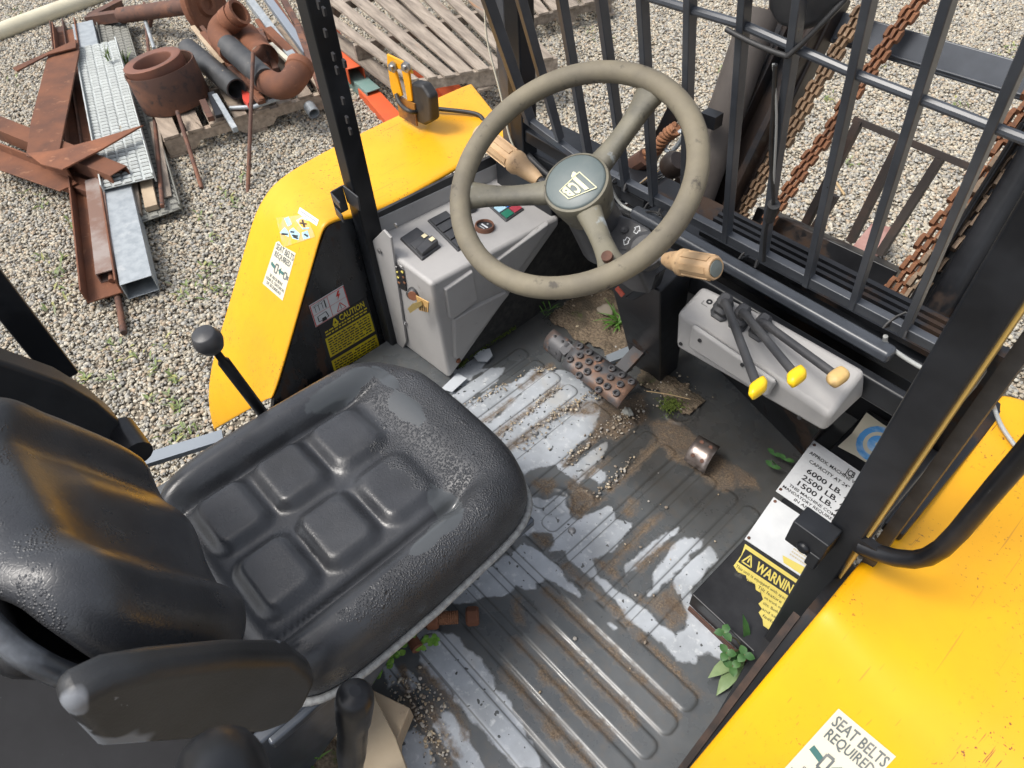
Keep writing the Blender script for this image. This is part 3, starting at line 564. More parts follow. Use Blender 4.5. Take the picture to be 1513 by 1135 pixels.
decal('blue_sticker', FK, f, [(0, 0), (.5, .02), (1, 0), (1, 1), (.5, .98), (0, 1), (.06, .6)], CRM, d_blue, [BLUE], (0, 0, 1), label='cracked white sticker with a blue ring emblem')
# ---- print on the mudguards: thrown onto the curved sheet
from mathutils.bvhtree import BVHTree
def bvh_of(o):
    dg = bpy.context.evaluated_depsgraph_get(); dg.update(); return BVHTree.FromObject(o, dg)
def on_surface(o, corners):
    tr = bvh_of(o); org = ORG[FK]
    def f(s, t):
        (a, b_), (c, d), (e, g_), (h, i) = corners
        u = (a * (1 - s) + c * s) * (1 - t) + (h * (1 - s) + e * s) * t; v = (b_ * (1 - s) + d * s) * (1 - t) + (i * (1 - s) + g_ * s) * t
        d_ = Vector(ray(u, v)).normalized(); hit = tr.ray_cast(Vector(CAM) - org, d_)
        if hit[0] is None: return P(u, v, z=.3)
        return hit[0] + org - d_ * .0012
    return f
def draped(name, o, corners, outline, mat, draw, inks, label=None, n=8):
    f = on_surface(o, corners); m = M(); vs = [[f(i / n, j / n) for i in range(n + 1)] for j in range(n + 1)]
    if outline is RECT: m.grid(vs)
    else: poly_on(m, f, outline)
    d = part(name, m, mat, o, smooth=60, label=label); so = d.modifiers.new('thick', 'SOLIDIFY'); so.thickness = .0006; so.offset = 0
    g = lambda s, t: f(s, t) + (Vector(CAM) - f(s, t)).normalized() * .0012
    k = M(); draw(k, g)
    if k.v:  # parts go no deeper: the print is joined into the sticker mesh
        me = d.data; bm_ = bmesh.new(); bm_.from_mesh(me); base = len(me.materials)
        for x in inks: me.materials.append(x)
        vv = [bm_.verts.new(Vector(p) - ORG[FK]) for p in k.v]
        for fc, mi in zip(k.f, k.m):
            try: q_ = bm_.faces.new([vv[i] for i in fc]); q_.material_index = base + mi
            except ValueError: pass
        bm_.to_mesh(me); bm_.free(); d.modifiers.clear()
    return d
def d_belts(m, f, worn=False):
    text_on(m, 'SEAT BELTS', f, (.06, .97, .05, .18), 0, .015); text_on(m, 'REQUIRED', f, (.1, .9, .21, .33), 0, .015)
    stroke(m, f, [(.08, .5), (.3, .54)], .07, 1); stroke(m, f, [(.3, .45), (.42, .45), (.42, .62), (.3, .62), (.3, .45)], .035, 0); stroke(m, f, [(.56, .53), (.72, .53)], .06, 1)
    poly_on(m, f, [(.46, .53), (.57, .45), (.57, .61)], 1); stroke(m, f, [(.75, .48), (.87, .48), (.87, .60), (.75, .60), (.75, .48)], .035, 0); stroke(m, f, [(.87, .54), (.97, .56)], .08, 0)
    text_on(m, 'SE REQUIERE', f, (.17, .80, .70, .765), 0, .012); text_on(m, 'USAR EL CINTURON', f, (.06, .94, .79, .855), 0, .012); text_on(m, 'DE SEGURIDAD', f, (.14, .84, .88, .945), 0, .012)
draped('seat_belt_sticker', FL, [(409, 354), (437, 374), (417.5, 444.5), (388, 419)], [(0, .06), (.12, 0), (.3, .04), (.7, .02), (1, 0), (1, .5), (1, 1), (.5, 1), (0, 1), (0, .5)], CRM, d_belts, [INKF, INKG], 'cream seat belt sticker on the left mudguard')
draped('serial_label', FL, [(443, 306), (471, 325), (468, 334), (440, 315)], RECT, WHT, lambda m, f: dashes(m, f, .08, .92, .25, .75, 1, 0), [mk('grey_ink', (.35, .35, .34), .6)], 'thin white label strip on the left mudguard')
draped('seat_belt_sticker', FR, [(1239, 1047), (1324, 1118), (1229, 1222), (1146, 1150)], RECT, CRM, d_belts, [INKF, INKG], 'cream seat belt sticker on the right mudguard')
def d_torn(m, f):
    poly_on(m, f, [(.25, .05), (.42, .0), (.45, .3), (.3, .36)], 0); poly_on(m, f, [(.0, .5), (.2, .35), (.28, .55), (.25, .72)], 0); poly_on(m, f, [(.3, .5), (.46, .42), (.6, .72), (.5, .92), (.34, .8)], 0)
    poly_on(m, f, [(.62, .18), (.85, .08), (1, .22), (.92, .62), (.72, .58)], 0); poly_on(m, f, [(.66, .68), (.86, .66), (.84, .98), (.64, .95)], 0)
    for pt in ([(.05, .55), (.24, .62)], [(.36, .68), (.52, .78)], [(.38, .74), (.5, .86)], [(.7, .3), (.9, .4)], [(.82, .2), (.8, .5)], [(.72, .76), (.8, .9)], [(.34, .55), (.45, .6)]): stroke(m, f, pt, .06, 1)
draped('torn_blue_sticker', FL, [(408, 322), (452, 317), (466, 350), (418, 366)], RECT, mk('sticker_backing', (.60, .38, .16), .6, var=((.78, .40, .03), 40, .4, .6)), d_torn, [BLUL, INK], 'torn pale blue picture sticker on the left mudguard')
# ---- grey dash console on the left
XC = -.967
E0, E1 = V(XC, .606, .0), V(XC, .606, .317); Fz = V(XC, .985, .285)
BL, BFz = V(-1.186, .606, .318), V(-1.19, .99, .29)
m = M()
m.add([E1, Fz, BFz, BL, V(XC, .612, .01), V(XC, .985, .262), V(-1.19, .985, .25), V(-1.185, .606, .0)], [(0, 1, 2, 3), (0, 4, 5, 1), (4, 7, 6, 5), (0, 3, 7, 4), (1, 5, 6, 2), (3, 2, 6, 7)])
CON = part('dash_console', m, GRY, bevel=.010, segs=3, smooth=40)
k = M().prism([P(547, 359, y=.600), P(566, 340, y=.600), P(577, 352, y=.600), P(600, 505, y=.600), P(592, 522, y=.600), P(577, 500, y=.600)], (0, .006, 0))
k.prism([V(-1.180, .60, .315), V(-1.184, 1.0, .285), V(-1.188, 1.0, .325), V(-1.186, .64, .352), V(-1.184, .60, .335)], (-.006, 0, 0)); part('console_seal', M().beam(V(-1.1935, .63, .345), V(-1.1935, 1.02, .33), .008, .04), RUB, CON); part('console_flange', k, GRY, CON, bevel=.002)
top_n = (Fz - E1).cross(BL - E1).normalized(); top_n = top_n if top_n.z > 0 else -top_n
def ct(u, v, e=0): return PP(u, v, E1, top_n) + top_n * e
def block(m, pts, h, inset=0., mi=0):
    b_ = [ct(*p) for p in pts]; c = sum(b_, Vector()) / len(b_); m.hexa([p - top_n * .004 for p in b_], [c + (p - c) * (1 - inset) + top_n * h for p in b_], mi)
k = M(); block(k, [(590, 354), (616, 337), (653, 366), (624, 387)], .006, .05); sw = part('switch_panel', k, GRYD, CON, bevel=.003)
qs = [ct(590, 354), ct(616, 337), ct(653, 366), ct(624, 387)]; fs_ = quad_map([qs[0], qs[1], qs[2], qs[3]])
for t0, t1, hh in ((.40, .64, .012), (.68, .93, .02)):
    b_ = [fs_(.1, t0), fs_(.92, t0), fs_(.92, t1), fs_(.1, t1)]; k = M().hexa([p + top_n * .003 for p in b_], [p + top_n * h_ for p, h_ in zip(b_, (hh * .7, hh, hh, hh * .7))]); r_ = part('rocker_switch', k, GRYD, CON, bevel=.002)
k = M()
for t0, hh in ((.44, .0125), (.75, .0205)):
    k.hexa([fs_(.66, t0) + top_n * hh, fs_(.86, t0) + top_n * hh, fs_(.86, t0 + .12) + top_n * hh, fs_(.66, t0 + .12) + top_n * hh], [fs_(a, b_) + top_n * (hh + .001) for a, b_ in ((.66, t0), (.86, t0), (.86, t0 + .12), (.66, t0 + .12))])
split_parts('switch_symbol', k, mk('cream_mark', (.7, .62, .4), .5), CON, smooth=0)
k = M(); block(k, [(630, 327), (659, 312), (705, 355), (677, 374)], .005, .04); part('blanking_panel', k, GRYD, CON, bevel=.003)
qb = [ct(630, 327, .005), ct(659, 312, .005), ct(705, 355, .005), ct(677, 374, .005)]; fb = quad_map([qb[0], qb[1], qb[2], qb[3]])
for i in range(4):
    b_ = [fb(.09, .06 + .23 * i), fb(.9, .06 + .23 * i), fb(.9, .26 + .23 * i), fb(.09, .26 + .23 * i)]; part('blank_switch', M().hexa(b_, [p + top_n * .004 for p in b_]), GRYD, CON, bevel=.0015)
k = M(); block(k, [(714, 301), (742, 286), (776, 311), (748, 330)], .005, .04); part('warning_light_panel', k, GRYD, CON, bevel=.003)
qb = [ct(714, 301, .005), ct(742, 286, .005), ct(776, 311, .005), ct(748, 330, .005)]; fb = quad_map(qb)
for s0, t0, mt in ((.1, .08, BLUL), (.54, .08, BLUL), (.1, .38, BLUL), (.54, .38, BLUL2), (.1, .68, GRN), (.54, .68, REDL)):
    b_ = [fb(s0, t0), fb(s0 + .38, t0), fb(s0 + .38, t0 + .25), fb(s0, t0 + .25)]; part('light_lens', M().hexa(b_, [p + top_n * .002 for p in b_]), mt, CON, smooth=0)
def gauge(u, v, r, name, face):
    c = ct(u, v); k = M().lathe(c, top_n, [(r * 1.0, -.003), (r * 1.02, .008), (r * .95, .012), (r * .84, .012), (r * .8, .007)], 28); o = part(name, k, face[1], CON, smooth=40)
    part('dial_face', M().lathe(c, top_n, [(r * .82, .0068), (0.0, .0071)], 28), face[0], CON); return c
c = gauge(716, 338, .0225, 'hour_meter', (INK, RUSTD)); k = M(); mw = basis(c + top_n * .0076, (1, .0, 0), (0, 1, 0))
fh = lambda s, t: c + top_n * .0078 + V(1, 0, 0) * (s - .5) * .035 + V(0, 1, 0) * (.5 - t) * .035
poly_on(k, fh, [(.2, .44), (.8, .44), (.8, .56), (.2, .56)], 0); text_on(k, 'H', fh, (.45, .55, .16, .30), 0, .02); dashes(k, fh, .28, .72, .66, .78, 1, 0); part('dial_print', k, WHT, CON, smooth=0)
gauge(692, 310, .021, 'gauge', (mk('dial_grey', (.2, .21, .2), .25), GRYD))
# rear face of the console: fuse opening, ignition lock, screws
YC = .6045
k = M().prism([P(a, b_, y=YC) for a, b_ in ((573, 381), (581, 385), (597, 400), (601, 430), (588, 424), (581, 415))], (0, -.0012, 0)); part('fuse_opening', k, INK, CON, smooth=0)
for i in range(8):
    a = P(585 + (i % 2) * 7 + i * .8, 394 + (i // 2) * 8, y=YC - .002); part('fuse', M().box(a, (.007, .003, .0032)), (GRY if i < 2 else (FADE if i < 5 else RUSTO)), CON, smooth=0)
c = P(612, 432, y=YC); part('ignition_lock', M().lathe(c, (0, -1, 0), [(.014, 0), (.0135, .006), (.010, .011), (.009, .016), (0, .017)], 20), GRYD, CON)
k = M()
for u, v in ((592, 444), (599, 477)): k.lathe(P(u, v, y=YC), (0, -1, 0), [(.0055, 0), (.0055, .002), (.0035, .0035), (.0015, .001), (0, .001)], 14)
for u, v in ((561, 371), (586, 333)): k.lathe(P(u, v, y=.598), (0, -1, 0), [(.0055, 0), (.0055, .003), (0, .004)], 12)
split_parts('console_screw', k, STL, CON)
part('kick_panel', M().box((-.992, .93, .125), (.012, .56, .25)), mk('kick_black', (.02, .02, .021), .8, var=((.045, .043, .04), 60, .4, .7), bmp=(200, .4, .002)))
# raised panels on the side face
def cs(u, v, e=0): return P(u, v, x=XC) + V(e, 0, 0)
def side_panel(pts):
    b_ = [cs(*p) for p in pts]; c = sum(b_, Vector()) / len(b_); return part('raised_panel', M().hexa([p - V(.004, 0, 0) for p in b_], [c + (p - c) * .93 + V(.008, 0, 0) for p in b_]), GRY, CON, bevel=.003)
side_panel([(654, 425), (697, 396), (705, 440), (690, 454), (665, 472), (661, 470)]); side_panel([(666, 470), (695, 453), (748, 428), (753, 430), (672, 532), (668, 528)]); side_panel([(728, 385), (810, 326), (806, 340), (745, 425)])
c = P(677, 533, x=XC + .001); part('rusty_screw', M().lathe(c, (1, 0, 0), [(.0065, 0), (.006, .003), (0, .004)], 14), RUST, CON)
# ---- steering wheel and column
WC = Vector((-.63617, .67284, .69271)); WN = Vector((.01938, -.46561, .88478)).normalized(); WU = V(1, 0, 0) - WN * WN.x; WU.normalize(); WV = WN.cross(WU)
def wp(a, r, h=0.): return WC + WU * (math.cos(a) * r) + WV * (math.sin(a) * r) + WN * h
SW = part('steering_wheel', M().tube([wp(2 * math.pi * i / 72, .183) for i in range(72)], .0165, 16, closed=True), BEI, smooth=80)
HUBH = -.022
def spoke(u, v):
    t = PP(u, v, WC, WN); d = t - WC; a = math.atan2(d.dot(WV), d.dot(WU)); m = M(); rows = []
    tang = WN.cross(wp(a, 1) - WC).normalized()
    for i in range(9):
        k = i / 8; r = .036 + (.178 - .036) * k; h = HUBH - .012 + .026 * k - .008 * math.sin(k * math.pi); wd = .0215 - .006 * math.sin(k * math.pi) + .008 * max(0, k - .8) * 5 * .6; th = .013
        c = wp(a, r, h); ring = [c + tang * (wd * math.copysign(abs(math.cos(q)) ** .7, math.cos(q))) + WN * (th * math.copysign(abs(math.sin(q)) ** .8, math.sin(q))) for q in [2 * math.pi * j / 14 for j in range(14)]]
        rows.append(ring + ring[:1])
    o = part('spoke', m.grid(rows), SPK, SW, smooth=60); return a
a1 = spoke(957, 132); a2 = spoke(690, 283); a3 = spoke(903, 392)
part('hub', M().lathe(WC, WN, [(.030, -.16), (.034, -.10), (.043, -.085), (.049, -.05), (.052, -.032), (.0525, HUBH - .002), (.051, HUBH + .004), (.0475, HUBH + .005)], 40), SPK, SW, smooth=50)
HC = part('hub_cap', M().lathe(WC, WN, [(.048, HUBH), (.0465, HUBH + .0055), (.044, HUBH + .0075), (.02, HUBH + .009), (0, HUBH + .0092)], 40), HUBC, SW, smooth=50)
ho = WC + WN * (HUBH + .0100)
ql = [PP(u, v, ho, WN) for u, v in ((881.5, 277), (856, 254), (826.5, 282), (840, 294))]   # emblem frame corners
fl = lambda s, t: (ql[0] * (1 - t) + ql[1] * t) * (1 - s) + (ql[3] * (1 - t) + ql[2] * t) * s
k = M(); stroke(k, fl, [(0, 0), (1, 0), (1, 1), (0, 1), (0, 0)], .035, 0, 1.3)
for ch, s0, s1 in (('J', .10, .36), ('C', .42, .66), ('B', .72, .95)): text_on(k, ch, fl, (s0, s1, .1, .9), 0, .045)
part('emblem', k, mk('emblem_cream', (.62, .60, .38), .5), HC, smooth=0)
c = wp(a3, .158, .004); part('spoke_bolt', M().lathe(c, WN, [(.0085, 0), (.008, .006), (.004, .004), (0, .003)], 14), RUSTD, SW)
AX = lambda h: WC + WN * h
m = M().tube([AX(-.08), AX(-.2)], [.04, .045], 20); part('column_tube', m, GRYD)
# column: a flat steering tower with a shroud on top
tw = [P(985, 568, z=0), P(900, 452, z=.02), P(905, 428, z=.40), P(1000, 416, z=.36)]
b0 = [V(-.60, .93, 0), V(-.64, 1.02, 0), V(-.70, 1.02, 0), V(-.70, .93, 0)]
m = M().hexa([V(-.612, .965, 0), V(-.612, 1.03, 0), V(-.72, 1.03, 0), V(-.70, .965, 0)], [V(-.545, .81, .43), V(-.545, .90, .45), V(-.68, .90, .45), V(-.68, .81, .43)])
TWR = part('steering_tower', m, BLKW, bevel=.004)
k = M().prism([P(938, 428, y=.795), P(975, 402, y=.795), P(966, 428, y=.795), P(935, 445, y=.795), P(922, 440, y=.795)], (0, .02, 0)); part('tower_bracket', k, BLKW, TWR, bevel=.003)
c = P(916, 431, y=.79); part('red_reflector', M().box(c, (.020, .004, .012), Matrix.Rotation(.5, 3, 'Y')), mk('red_plastic', (.35, .06, .035), .3), TWR, bevel=.001)
SO = AX(-.125); sq = [PP(u, v, SO, WN) for u, v in ((880, 330), (905, 312), (935, 322), (962, 338), (942, 396), (915, 392), (886, 372))]
SHR = part('column_shroud', M().prism([p - WN * .10 for p in sq], WN * .10), GRYD, bevel=.006)
fs = lambda s, t: SO + WN * .0008 + (PP(905, 318, SO, WN) - SO) * (1 - s) * (1 - t) + (PP(962, 340, SO, WN) - SO) * s * (1 - t) + (PP(942, 392, SO, WN) - SO) * s * t + (PP(890, 372, SO, WN) - SO) * (1 - s) * t
def px_on(o, n): return lambda s, t: PP(s, t, o + n * .0008, n)
fx = px_on(SO, WN); k = M()
for (x, y, rot) in ((941, 340, -.55), (926, 356, 2.6)):
    ar = [(-7, 0), (-1, -5), (-1, -2.6), (5, -2.6), (5, 2.6), (-1, 2.6), (-1, 5), (-7, 0)]; ca, sa = math.cos(-rot + 1.57), math.sin(-rot + 1.57)
    stroke(k, fx, [(x + (a * ca - b_ * sa), y + (a * sa + b_ * ca)) for a, b_ in ar], 1.2, 0)
part('arrow_print', k, WHT, SHR, smooth=0)
part('shroud_screw', M().lathe(fx(923, 340), WN, [(.007, 0), (.006, .003), (.004, .003), (0, .001)], 16), GRYD, SHR)
part('horn_button', M().lathe(fx(955, 372), (WN + V(.5, -.3, 0)), [(.030, -.02), (.030, .012), (.024, .02), (0, .022)], 24), GRYD, SHR)
def stalk(p0, p1, pg0, pg1, name, rev=False):
    o = part(name, M().tube([p0, p1], .0075, 12), GRYD); d = (pg1 - pg0); L = d.length; d = d.normalized()
    g = M().lathe(pg0, d, [(.0001, -.001), (.0095, 0), (.013, L * .10), (.0165, L * .28), (.0205, L * .34), (.0205, L * .40), (.0175, L * .43), (.0175, L * .97), (.0155, L), (.013, L), (.012, L - .002)], 20)
    for j in range(6):
        a = j * math.pi / 3; u = d.orthogonal().normalized(); w_ = d.cross(u); r = u * math.cos(a) + w_ * math.sin(a); g.beam(pg0 + d * L * .44 + r * .0172, pg0 + d * L * .94 + r * .0172, .009, .003, r)
    part('stalk_grip', g, GRIP, o, smooth=35, bevel=0); part('grip_cap', M().lathe(pg0 + d * (L - .003), d, [(.0125, 0), (.012, .004), (0, .005)], 18), HUBC, o)
zz = .60
stalk(P(905, 372, z=.56), P(990, 385, z=.585), P(983, 383, z=.585), P(1058, 397, z=.625), 'column_stalk')
stalk(P(842, 298, z=.58), P(795, 266, z=.60), P(797, 267, z=.60), P(707, 196, z=.63), 'column_stalk')
# ---- lever console on the right
A, A2, Bt, B_, D, D2, E_ = P(997.6, 513.7, y=.82), P(1000, 461, y=.82), P(1228, 617, y=.82), P(1217, 640.6, y=.82), P(1037, 421, y=.90), P(1058, 421, y=.912), P(1280, 547, y=.90)
m = M(); bk = [V(A.x, .935, A.z), V(B_.x, .935, B_.z)]
m.add([A, A2, Bt, B_, D, E_, V(-.515, .93, .34), V(-.19, .93, .345), P(1150, 474, y=.905)], [(0, 3, 2, 1), (1, 2, 5, 8, 4), (0, 1, 4, 6), (3, 7, 5, 2), (4, 8, 5, 7, 6), (0, 6, 7, 3)])
LC = part('lever_console', m, GRY, bevel=.010, segs=3, smooth=40)
def fpt(u, v, y): return P(u, v, y=y)
q = [P(1022, 506, y=.8165), P(1026, 474, y=.8165), P(1140, 548, y=.8165), P(1141, 604, y=.8165), P(1132, 578, y=.8165)]
part('console_step', M().prism([P(1021, 508, y=.817), P(1028, 476, y=.817), P(1152, 560, y=.817), P(1138, 583, y=.817)], (0, -.012, 0)), GRY, LC, bevel=.006, segs=3)
tn = (Bt - A2).cross(D - A2).normalized(); tn = tn if tn.z > 0 else -tn
def lt(u, v, e=0.): return PP(u, v, A2, tn) + tn * e
k = M()
for u, v in ((1189, 529), (1048, 447)): k.lathe(lt(u, v, .001), tn, [(.006, 0), (.0055, .002), (.003, .002), (.002, 0), (0, 0)], 14)
for u, v in ((1034, 503), (1097, 539)): k.lathe(P(u, v, y=.804), (0, -1, 0), [(.004, 0), (.0035, .002), (.0015, .001), (0, .001)], 12)
for u, v in ((1006, 508), (1181, 617)): k.lathe(P(u, v, y=.819), (0, -1, 0), [(.004, 0), (.0035, .002), (0, .002)], 12)
split_parts('console_screw', k, INK, LC)
k = M()
for s_, w_ in (((1036, 449), (1052, 434)), ((1052, 434), (1085, 451)), ((1036, 449), (1066, 466))): k.beam(lt(*s_, .0004), lt(*w_, .0004), .0022, .0016, tn)
split_parts('slot_edge', k, mk('recess_grey', (.2, .195, .19), .7), LC, smooth=0)
for k_, (bu, bv, ku, kv, kz, mt, tp) in enumerate(((1066, 462, 1120, 573, .50, KNY, (1072, 447)), (1092, 478, 1177, 556, .49, KNY, (1099, 462)), (1122, 492, 1238, 557, .47, KNF, (1127, 476)))):
    b_ = lt(bu, bv); m = M(); ru = (Bt - A2).normalized(); rv_ = (D - A2).normalized()
    for i, (hw, hh) in enumerate(((.019, 0), (.020, .006), (.016, .010), (.018, .020), (.013, .026), (.014, .036), (.008, .043))):
        ring = [b_ + tn * hh + ru * hw * .85 * a + rv_ * hw * 1.05 * c_ for a, c_ in ((-1, -.6), (-.6, -1), (.6, -1), (1, -.6), (1, .6), (.6, 1), (-.6, 1), (-1, .6))]
        if i: m.add(prev + ring, [(j, (j + 1) % 8, 8 + (j + 1) % 8, 8 + j) for j in range(8)])
        prev = ring
    m.add(prev, [tuple(range(8))]); part('lever_boot', m, GRYD, LC, smooth=60)
    top = PP(tp[0], tp[1], b_ + tn * .05, tn); kn = P(ku, kv, z=kz); d = (kn - top).normalized()
    lv = part('hydraulic_lever', M().tube([b_ + tn * .03, top - d * .002 + tn * -.004, top + d * .008, top + d * .03, kn], [.008, .008, .0075, .007, .007], 12), GRYD, smooth=60)
    side = V(.62, .78, 0) if k_ < 2 else V(.55, .83, 0); side = P(ku + 20, kv - 14, z=kz) - kn; side.normalize(); up = d.cross(side).normalized()
    kb = M(); rows = []
    for i in range(9):
        t = i / 8 * 2 - 1; sc1 = max(0.02, (1 - abs(t) ** 4.5)) ** .42; c_ = kn + side * t * .0195
        rows.append([c_ + (d * .0125 * math.copysign(abs(math.cos(a)) ** .75, math.cos(a)) + up * .0105 * math.copysign(abs(math.sin(a)) ** .75, math.sin(a))) * sc1 for a in [2 * math.pi * j / 20 for j in range(21)]])
    kb.grid(rows).add(rows[0][:-1], [tuple(range(20))]).add(rows[-1][:-1], [tuple(range(20))]); part('lever_knob', kb, mt, lv, smooth=70)
part('console_base', M().hexa([V(-.56, 1.10, 0), V(-.265, 1.02, 0), V(-.265, 1.14, 0), V(-.56, 1.14, 0)], [V(-.50, .90, .35), V(-.22, .90, .35), V(-.22, .95, .35), V(-.50, .95, .35)]), BLKR); 
# ---- cowl and cross beams in front of the dash
m = M().beam(V(-.74, .965, .425), V(-.185, .955, .425), .03, .024); part('cowl_beam', m, BARM, bevel=.008)
m = M().beam(V(-1.1, 1.05, .36), V(-.07, 1.05, .36), .07, .05).beam(V(-.62, .935, .37), V(-.07, .925, .37), .02, .05); part('cowl_rail', m, BLKW, bevel=.006)
m = M()
for i in range(6): m.beam(V(-.62, 1.03 + .014 * i, .40 + .003 * i), V(-.13, 1.03 + .014 * i, .40 + .003 * i), .009, .010)
part('cowl_ribs', m, BLKR); part('front_bulkhead', M().box((-.63, 1.205, .1), (1.13, .03, .46)).box((-.63, 1.13, .335), (1.1, .14, .02)), BLKR)
part('cowl_sill', M().beam(V(-1.17, 1.0, .32), V(-.98, 1.0, .32), .06, .08).beam(V(-1.15, 1.01, .44), V(-.72, .985, .44), .03, .03), BLKW, bevel=.004)
# ---- windscreen grille
GD = V(0.0, -.305, .952).normalized(); GO = V(0, .97, .47); GN = V(1, 0, 0).cross(GD).normalized()
def gp(u, v): return PP(u, v, GO, GN)
GRL = part('windscreen_grille', M().beam(gp(862, 238), gp(1420, 530), .024, .014, GN).beam(gp(776, 174), gp(864, 240), .020, .014, GN), BARM, bevel=.002)
bars = [((770, 0), (826, 200)), ((830, 0), (871, 240)), ((888, 0), (925, 275)), ((949, 0), (966, 296)), ((1020, 0), (1012, 318)), ((1101, 0), (1074, 350)), ((1182, 0), (1128, 378)), ((1286, 0), (1194, 415)), ((1403, 0), (1262, 448)), ((1520, 66), (1338, 487))]
for a, b_ in bars:
    q = gp(*b_); t = gp(*a); d = (t - q).normalized()
    part('grille_bar', M().beam(q - d * .01, t + d * .12, .0112, .018, GN), BARM, GRL, bevel=.0015)
part('grille_bar', M().beam(gp(784, 180) , gp(700, -60), .014, .022, GN), BARM, GRL, bevel=.0015)
part('grille_rod', M().tube([gp(945, -8), gp(1100, 38), gp(1250, 104), gp(1530, 212)], .0062, 10), BARM, GRL)
k = M()
for u, v in ((921, 268), (971, 304), (1113, 378), (1330, 480)):
    c = gp(u, v); d = GD
    k.tube([c + V(.012 * math.cos(t), 0, 0) * 1.4 + GN.cross(V(1, 0, 0)) * .012 * math.sin(t) + GN * .018 * math.cos(t * 2) for t in [2 * math.pi * j / 14 for j in range(14)]], .0022, 6, closed=True)
split_parts('cable_tie', k, RUB, GRL)
def wire(pts, r, mt, name='cable', par=None): 
    cu = [Vector(p) for p in pts]; out = []
    for i in range(len(cu) - 1):
        p0, p1, p2, p3 = cu[max(i - 1, 0)], cu[i], cu[i + 1], cu[min(i + 2, len(cu) - 1)]
        for j in range(6):
            t = j / 6; out.append(.5 * ((2 * p1) + (p2 - p0) * t + (2 * p0 - 5 * p1 + 4 * p2 - p3) * t * t + (3 * p1 - p0 - 3 * p2 + p3) * t ** 3))
    out.append(cu[-1]); return part(name, M().tube(out, r, 7), mt, par, smooth=80)
go = GN * .014
wire([gp(1316, 488) + go, gp(1318, 500) + go, gp(1345, 520) + go, gp(1372, 536) + go], .004, WIRE)
wire([gp(908, 266) + go, gp(925, 296) + go, gp(960, 312) + go, gp(985, 322) + go], .0032, WIRE)
wire([gp(916, 300) + go, gp(940, 308) + go, gp(975, 306) + go, gp(990, 318) + go], .002, RUB)
wire([gp(1156, 85) + go, gp(1153, 140) + go, gp(1148, 220) + go, gp(1151, 290) + go, gp(1140, 330) + go, gp(1136, 378) + go], .0032, RUB)
wire([gp(1153, 84) + go, gp(1157, 160) + go, gp(1153, 240) + go, gp(1149, 292) + go], .0018, WIRE)
part('wire_sleeve', M().tube([gp(1152, 293) + go, gp(1145, 316) + go], [.010, .008], 10), RUB)
wire([P(716, 0, y=.98), P(720, 60, y=.98), P(740, 140, y=.98), P(758, 215, y=.98), P(800, 262, y=1.0), P(830, 282, y=1.0)], .0022, CRM)
wire([P(765, 210, y=1.0), P(790, 240, y=1.0), P(830, 272, y=1.0), P(900, 300, y=1.0), P(985, 350, y=1.0)], .007, RUB)
# work lamp strapped on the grille
lo = GN * -.03; c = gp(1175, 20)
m = M(); lp_ = [gp(1112, -60), gp(1114, 30), gp(1128, 58), gp(1164, 68), gp(1200, 60), gp(1228, 20), gp(1232, -60)]
m.hexa([p - GN * .02 for p in lp_], [p - GN * .12 for p in lp_]); part('work_lamp', m, GRYD, bevel=.014, segs=3)
wire([gp(1083, 33) + GN * .014, gp(1120, 52) + GN * .014, gp(1166, 70) + GN * .014, gp(1180, 68) + GN * .012, gp(1215, 34) - GN * .015, gp(1236, 8) - GN * .06], .0035, RUB, 'lamp_strap')
# ---- mast: everything on one leaning plane
MO = V(0, 1.45, .3); MD = V(0, .40, .9165).normalized(); MN = V(1, 0, 0).cross(MD).normalized(); MN = MN if MN.y > 0 else -MN
def mp(u, v, e=0.): return PP(u, v, MO, MN) + MN * e
def ext(a, b_, s=1.25): return b_ + (a - b_) * s
MST = part('mast', M().section(mp(1228, -10), mp(995, 480), [(-.04, -.03), (.04, -.03), (.04, .03), (-.04, .03)], MN), MASTM, bevel=.006)
part('mast_flange', M().beam(mp(1246, -10, -.05), mp(1024, 440, -.05), .018, .05, MN).beam(mp(1205, -10, -.05), mp(988, 440, -.05), .014, .04, MN), MASTM, MST, bevel=.003)
part('mast_channel', M().beam(mp(1560, 175), mp(1290, 620), .09, .06, MN).beam(mp(1600, 200, -.05), mp(1330, 660, -.05), .05, .05, MN).beam(mp(1524, 180, -.045), mp(1250, 610, -.045), .012, .05, MN), BLKR, MST, bevel=.006)
part('mast_round_edge', M().tube([mp(1560, 190, -.06), mp(1300, 610, -.06)], .028, 20), BLKR, MST, smooth=60)
part('lift_cylinder', M().tube([mp(1152, 20, -.09), mp(1010, 420, -.09)], .043, 28), CYL, MST, smooth=60)
part('mast_plate', M().beam(mp(1180, -10, .06), mp(980, 440, .06), .16, .02, MN), MASTM, MST); part('cylinder_bracket', M().beam(mp(1110, 60, -.02), mp(1000, 330, -.02), .03, .06, MN), BLKW, MST)
part('mast_crossbeam', M().beam(mp(1228, 38, .03), mp(1560, 135, .03), .062, .03, MN).beam(mp(1228, 56, .03), mp(1560, 156, .03), .006, .045, MN), BARM, MST, bevel=.003)
part('lower_crossbeam', M().beam(mp(1105, 322, .05), mp(1312, 420, .05), .055, .05, MN), BLKR, MST, bevel=.003)
# load backrest of the carriage beyond the mast
m = M().beam(mp(1180, 172, .35), mp(1420, 274, .35), .016, .014, MN); DBR = mk('dark_bar', (.045, .036, .032), .7, var=((.09, .055, .04), 9, .45, .65)); BR = part('load_backrest', m, DBR)
for a, b_ in (((1258, 206), (1178, 378)), ((1322, 238), (1225, 400)), ((1398, 268), (1285, 440)), ((1189, 175), (1100, 360)), ((1152, 300), (1100, 392))):
    part('backrest_bar', M().beam(mp(*a, .352), mp(*b_, .352), .02, .028, MN), DBR, BR)
